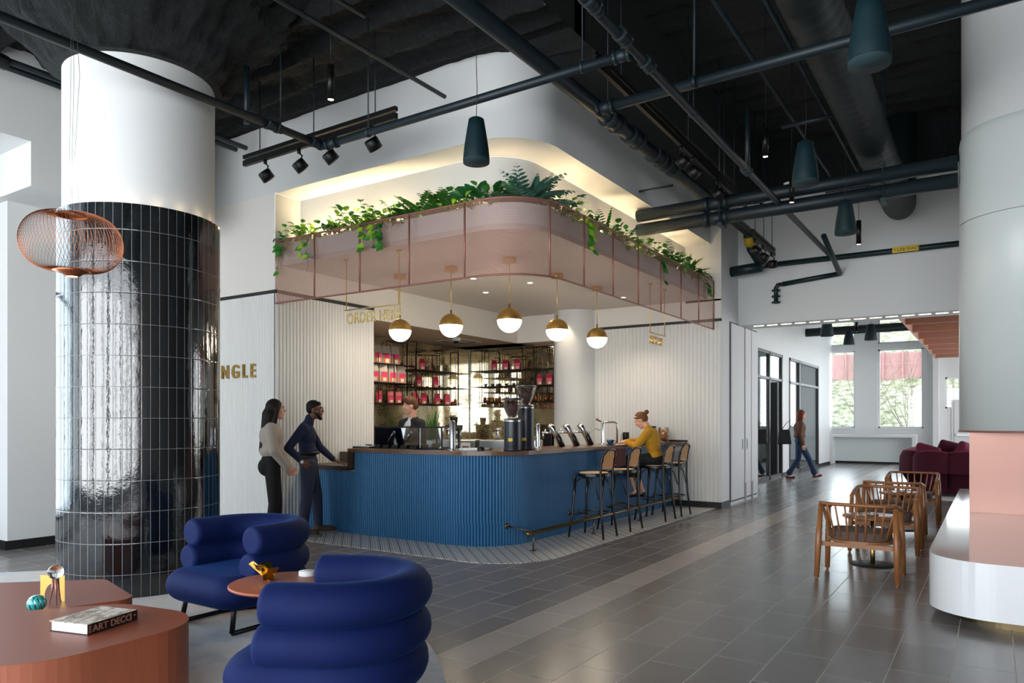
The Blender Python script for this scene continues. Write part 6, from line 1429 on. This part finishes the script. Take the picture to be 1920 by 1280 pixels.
blob('beard', [('c', E(.052, .045, -.055), E(.075, .0, -.098), .018, .024), ('c', E(.052, -.045, -.055), E(.075, 0, -.098), .018, .024), ('c', E(.02, .062, -.03), E(.05, .05, -.06), .010, .018), ('c', E(.02, -.062, -.03), E(.05, -.05, -.06), .010, .018), ('c', E(.091, -.018, -.040), E(.091, .018, -.040), .006, .006)], .005, hm, t, 3)
bm = NB()
for s in (-1, 1): tube(bm, [E(.100+.0*s, .032*s+.02*math.cos(a), .010+.017*math.sin(a)) for a in [2*PI*k/16 for k in range(16)]], .0018, 5, closed=True); tube(bm, [E(.098, .052*s, .014), E(.0, .078*s, .018)], .0018, 5)
tube(bm, [E(.102, -.012, .014), E(.102, .012, .014)], .0018, 5); finish('glasses', bm, M['blackpaint'], t)
w_ = J['rw']; bm = NB(); lathe(bm, [(0, .012), (.02, .012), (.022, 0), (0, 0)], w_+V((0, -.030, 0)), 20, axis=(0, -1, 0)); finish('watch', bm, M['marbleW'], t)
bm = NB(); tube(bm, [w_+V((.03*math.cos(a)*.8, .032*math.sin(a), .03*math.cos(a)*.8)) for a in [2*PI*k/20 for k in range(20)]], .006, 6, closed=True); finish('watch_strap', bm, M['topdark'], t)
boot = plain('brown_leather_boot', '#4a3d33', .7, var=.25, scale=20); sole = plain('grey_sole', '#6d726c', .8)
for s in 'lr':
    a, f = J[s+'a'], J[s+'f']; d = (f-a); d.z = 0; d.normalize()
    b_ = blob('boot', [('c', a+V((0, 0, .06)), a+V((0, 0, -.02)), .05, .052), ('c', a-d*.03+V((0, 0, -.035)), f+V((0, 0, .012)), .05, .044)], .007, boot, t, 3)
    bm = NB(); c = (a+f)/2; L = (f-a).length/2+.075; pts = [(c.x+d.x*L*math.cos(q)-d.y*.048*math.sin(q)*(1.0), c.y+d.y*L*math.cos(q)+d.x*.048*math.sin(q)) for q in [2*PI*k/24 for k in range(24)]]; prism(bm, pts, .004, .032); finish('sole', bm, sole, b_)
# --- barista
hm = hairm('hair_brown', '#5a3a26')
t, J, Rh, E, torso, arm, leg, F_ = person('smiling brown haired barista in a black jacket over a white shirt behind the pastry case', (-6.60, 7.57, 0), math.radians(-98),
    dict(pelvis=(0, 0, .97), neck=(0, 0, 1.46), head=(.03, 0, 1.625), ls=(0, .185, 1.395), rs=(0, -.185, 1.395), le=(.03, .25, 1.12), re=(.03, -.25, 1.12), lw=(.26, .16, 1.10), rw=(.26, -.12, 1.10), lhand=HZ, rhand=HZ,
         lh=(0, .09, .92), rh=(0, -.09, .92), lk=(0, .1, .5), rk=(0, -.1, .5), la=(0, .1, .09), ra=(0, -.1, .09), lf=(.12, .11, .03), rf=(.12, -.11, .03)),
    skinC, dict(hands=dict(l=((1, -.2, 0), (0, 0, -1), (0, -1, 0), .6), r=((1, .2, 0), (0, 0, -1), (0, 1, 0), .6)), hairmat=hm), headrot=(.10, .0, -.62))
jk = plain('black_jacket', '#11131b', .8, bump=.15, bscale=160)
blob('shirt', [('e', F_[4]+V((.045, 0, -.12)), (.085, .085, .17)), ('c', J['neck']+V((.0, 0, -.03)), J['neck']+V((.0, 0, -.01)), .060, .058)], .008, plain('white_shirt', '#c9ced4', .85), t, 3)
for s in (-1, 1):
    side_ = [('e', V((0, .078*s, 1.05)), (.112, .088, .16)), ('e', V((0, .085*s, 1.25)), (.118, .092, .17)), ('c', V((.0, .05*s, 1.42)), V((0, .17*s, 1.40)), .062, .06), ('c', V((.085, .03*s, 1.10)), V((.02, .075*s, 1.43)), .045, .045)]+arm('l' if s > 0 else 'r', .016, .95)
    blob('jacket', side_, .008, jk, t, 4)
blob('trousers', [('e', J['pelvis'], (.115, .155, .12)), ('c', J['lh'], J['rh'], .088, .088)]+leg('l', .014, .97)+leg('r', .014, .97), .010, jk, t, 3)
blob('hair', [('e', E(-.018, 0, .058), (.095, .082, .076)), ('e', E(-.045, 0, .015), (.066, .078, .075)), ('c', E(.05, -.035, .098), E(.06, .035, .105), .028, .032), ('c', E(.02, .0, .115), E(.06, .01, .118), .03, .026)], .006, hm, t, 3)
bm = NB(); tube(bm, [E(.089, -.019, -.047), E(.093, 0, -.053), E(.089, .019, -.047)], [.002, .004, .002], 8); finish('teeth', bm, M['marbleW'], t)
# --- seated woman in yellow
hm = hairm('hair_auburn', '#6b452c')
t, J, Rh, E, torso, arm, leg, F_ = person('seated woman in a mustard sweater and black skirt writing at the bar', (-4.13, 9.99, 0), math.radians(184),
    dict(pelvis=(-.05, 0, .90), neck=(.07, 0, 1.325), head=(.165, 0, 1.435), ls=(.02, .165, 1.255), rs=(.04, -.165, 1.255), le=(.16, .22, 1.065), re=(.20, -.20, 1.11), lw=(.37, .08, 1.125), rw=(.40, -.04, 1.135), lhand=HZ, rhand=HZ,
         lh=(0, .09, .875), rh=(0, -.09, .875), lk=(.36, .11, .85), rk=(.35, -.10, .84), la=(.22, .08, .42), ra=(.17, -.07, .40), lf=(.33, .10, .33), rf=(.28, -.08, .33)),
    skinA, dict(hands=dict(l=((1, -.3, -.12), (0, 0, -1), (0, -1, 0), .5), r=((.9, .35, -.12), (0, .3, -1), (0, 1, .3), 1.0)), hairmat=hm), headrot=(.62, 0, 0))
must = plain('mustard_knit', '#b5841d', .9, var=.08, scale=20, bump=.3, bscale=180)
blob('sweater', torso(.014)+arm('l', .016, .86)+arm('r', .016, .86), .008, must, t, 4)
blob('skirt', [('e', J['pelvis']+V((-.0, 0, -.02)), (.135, .175, .11)), ('c', V((0, .09, .875)), V((.35, .11, .84)), .10, .085), ('c', V((0, -.09, .875)), V((.34, -.10, .84)), .10, .085), ('c', V((.34, .09, .84)), V((.30, .08, .66)), .085, .08), ('c', V((.34, -.08, .84)), V((.29, -.07, .66)), .085, .08), ('c', V((.12, 0, .86)), V((.3, 0, .8)), .09, .09)], .010, bt, t, 4)
blob('blouse_front', [('e', F_[4]+V((.075, 0, -.05)), (.04, .04, .07))], .008, M['white'], t, 2)
blob('hair', [('e', E(-.022, 0, .045), (.092, .080, .082)), ('e', E(-.055, 0, .0), (.055, .070, .070)), ('c', E(.035, -.04, .085), E(.035, .04, .085), .024, .024)], .006, hm, t, 4)
blob('hair_bun', [('e', E(-.135, 0, .055), (.036, .04, .036)), ('c', E(-.09, 0, .05), E(-.13, 0, .055), .026, .03)], .006, hm, t, 2)
bm = NB()
for k in range(11): a = -1.35+2.7*k/10; sphere(bm, E(.055*math.cos(a)*1.0, .086*math.sin(a), .108*1.0*math.cos(a)*.55+.055), .0135, 8, (1, 1, .8))
finish('headband', bm, M['cream'], t)
for s in 'lr':
    a, f = J[s+'a'], J[s+'f']; blob('shoe', [('c', a+V((-.02, 0, -.05)), f, .036, .028)], .007, M['blackpaint'], t, 2)
bm = NB(); cyl(bm, (.485, .02, 1.09), (.455, .03, 1.245), .0045, 8); finish('pen', bm, M['black']); pn = bpy.data.objects[-1] if 0 else None
for o_ in [o for o in C.objects if o.name.startswith('pen') and o.type == 'MESH' and o.name.split('.')[0] == 'pen']:
    o_.location = (-4.13, 9.99, 0); o_.rotation_euler.z = math.radians(184); tag(o_, 'thin black pen held by the woman in the mustard sweater', 'pen')
bm = NB(); box(bm, -4.68, -4.48, 9.80, 10.05, ZC+.001, ZC+.006); tag(finish('notepad', bm, M['paper']), 'white notepad on the bar under the writing hand', 'notepad')
# --- walking woman beyond the header
hm = hairm('hair_red_brown', '#6b3522')
t, J, Rh, E, torso, arm, leg, F_ = person('walking woman with long red brown hair, brown jacket and blue jeans beyond the header', (-4.0, 19.05, 0), math.radians(22),
    dict(pelvis=(0, 0, .95), neck=(.01, 0, 1.42), head=(.05, 0, 1.585), ls=(0, .165, 1.365), rs=(0, -.165, 1.365), le=(.04, .21, 1.10), re=(-.03, -.23, 1.10), lw=(.12, .2, .90), rw=(.03, -.25, .86), lhand=HZ, rhand=HZ,
         lh=(.01, .085, .90), rh=(-.01, -.085, .90), lk=(-.02, .09, .48), rk=(.20, -.08, .50), la=(-.26, .08, .10), ra=(.34, -.08, .13), lf=(-.12, .09, .03), rf=(.47, -.08, .10)),
    skinA, dict(hands=dict(l=((.2, 0, -1), (0, -1, 0), (1, 0, 0), .5), r=((.2, 0, -1), (0, 1, 0), (1, 0, 0), .5)), hairmat=hm), vox=.008)
bj = plain('brown_jacket', '#5d3f2b', .85, bump=.3, bscale=60)
blob('jacket', torso(.03, 1.08)[1:]+[('e', J['pelvis']+V((0, 0, .12)), (.14, .165, .10))]+arm('l', .024, .94)+arm('r', .024, .94), .010, bj, t, 3)
jn = plain('blue_jeans', '#1f3555', .85, var=.15, scale=12)
blob('jeans', [('e', J['pelvis'], (.115, .16, .12)), ('c', J['lh'], J['rh'], .088, .088)]+leg('l', .012, .92)+leg('r', .012, .92)+[('c', J['lk'].lerp(J['la'], .6), J['lk'].lerp(J['la'], .88), .06, .075), ('c', J['rk'].lerp(J['ra'], .6), J['rk'].lerp(J['ra'], .88), .06, .075)], .010, jn, t, 3)
blob('long_hair', [('e', E(-.022, 0, .035), (.098, .086, .098)), ('e', E(-.05, 0, -.03), (.075, .084, .12)), ('c', E(-.06, .02, -.06), J['head']+V((-.10, .04, -.28)), .07, .035), ('c', E(-.06, -.02, -.06), J['head']+V((-.10, -.04, -.28)), .07, .035), ('c', E(0, -.073, 0), J['head']+V((-.03, -.09, -.22)), .028, .026)], .008, hm, t, 3)
rs2 = plain('dark_red_loafer', '#6b1f1c', .5)
for s in 'lr':
    a, f = J[s+'a'], J[s+'f']; blob('shoe', [('c', a+V((-.03, 0, -.06)), f+V((.01, 0, 0)), .036, .03)], .008, rs2, t, 2)
tt = thing('tote_bag', 'black tote bag hanging behind the walking woman', 'bag', (-4.31, 18.80, .86), math.radians(22))
bm = NB(); box(bm, -.17, .17, -.05, .05, 0, .36)
for v in bm.verts:
    if v.co.z > .2: v.co.x *= .75; v.co.y *= .6
bevel(bm, .02, 2); finish('bag_body', bm, M['black'], tt)
bm = NB(); tube(bm, [(-.06, 0, .35), (.05, .0, .52), (.16, .02, .60), (.2, .02, .5), (.08, 0, .35)], .008, 6); finish('strap', bm, M['black'], tt)
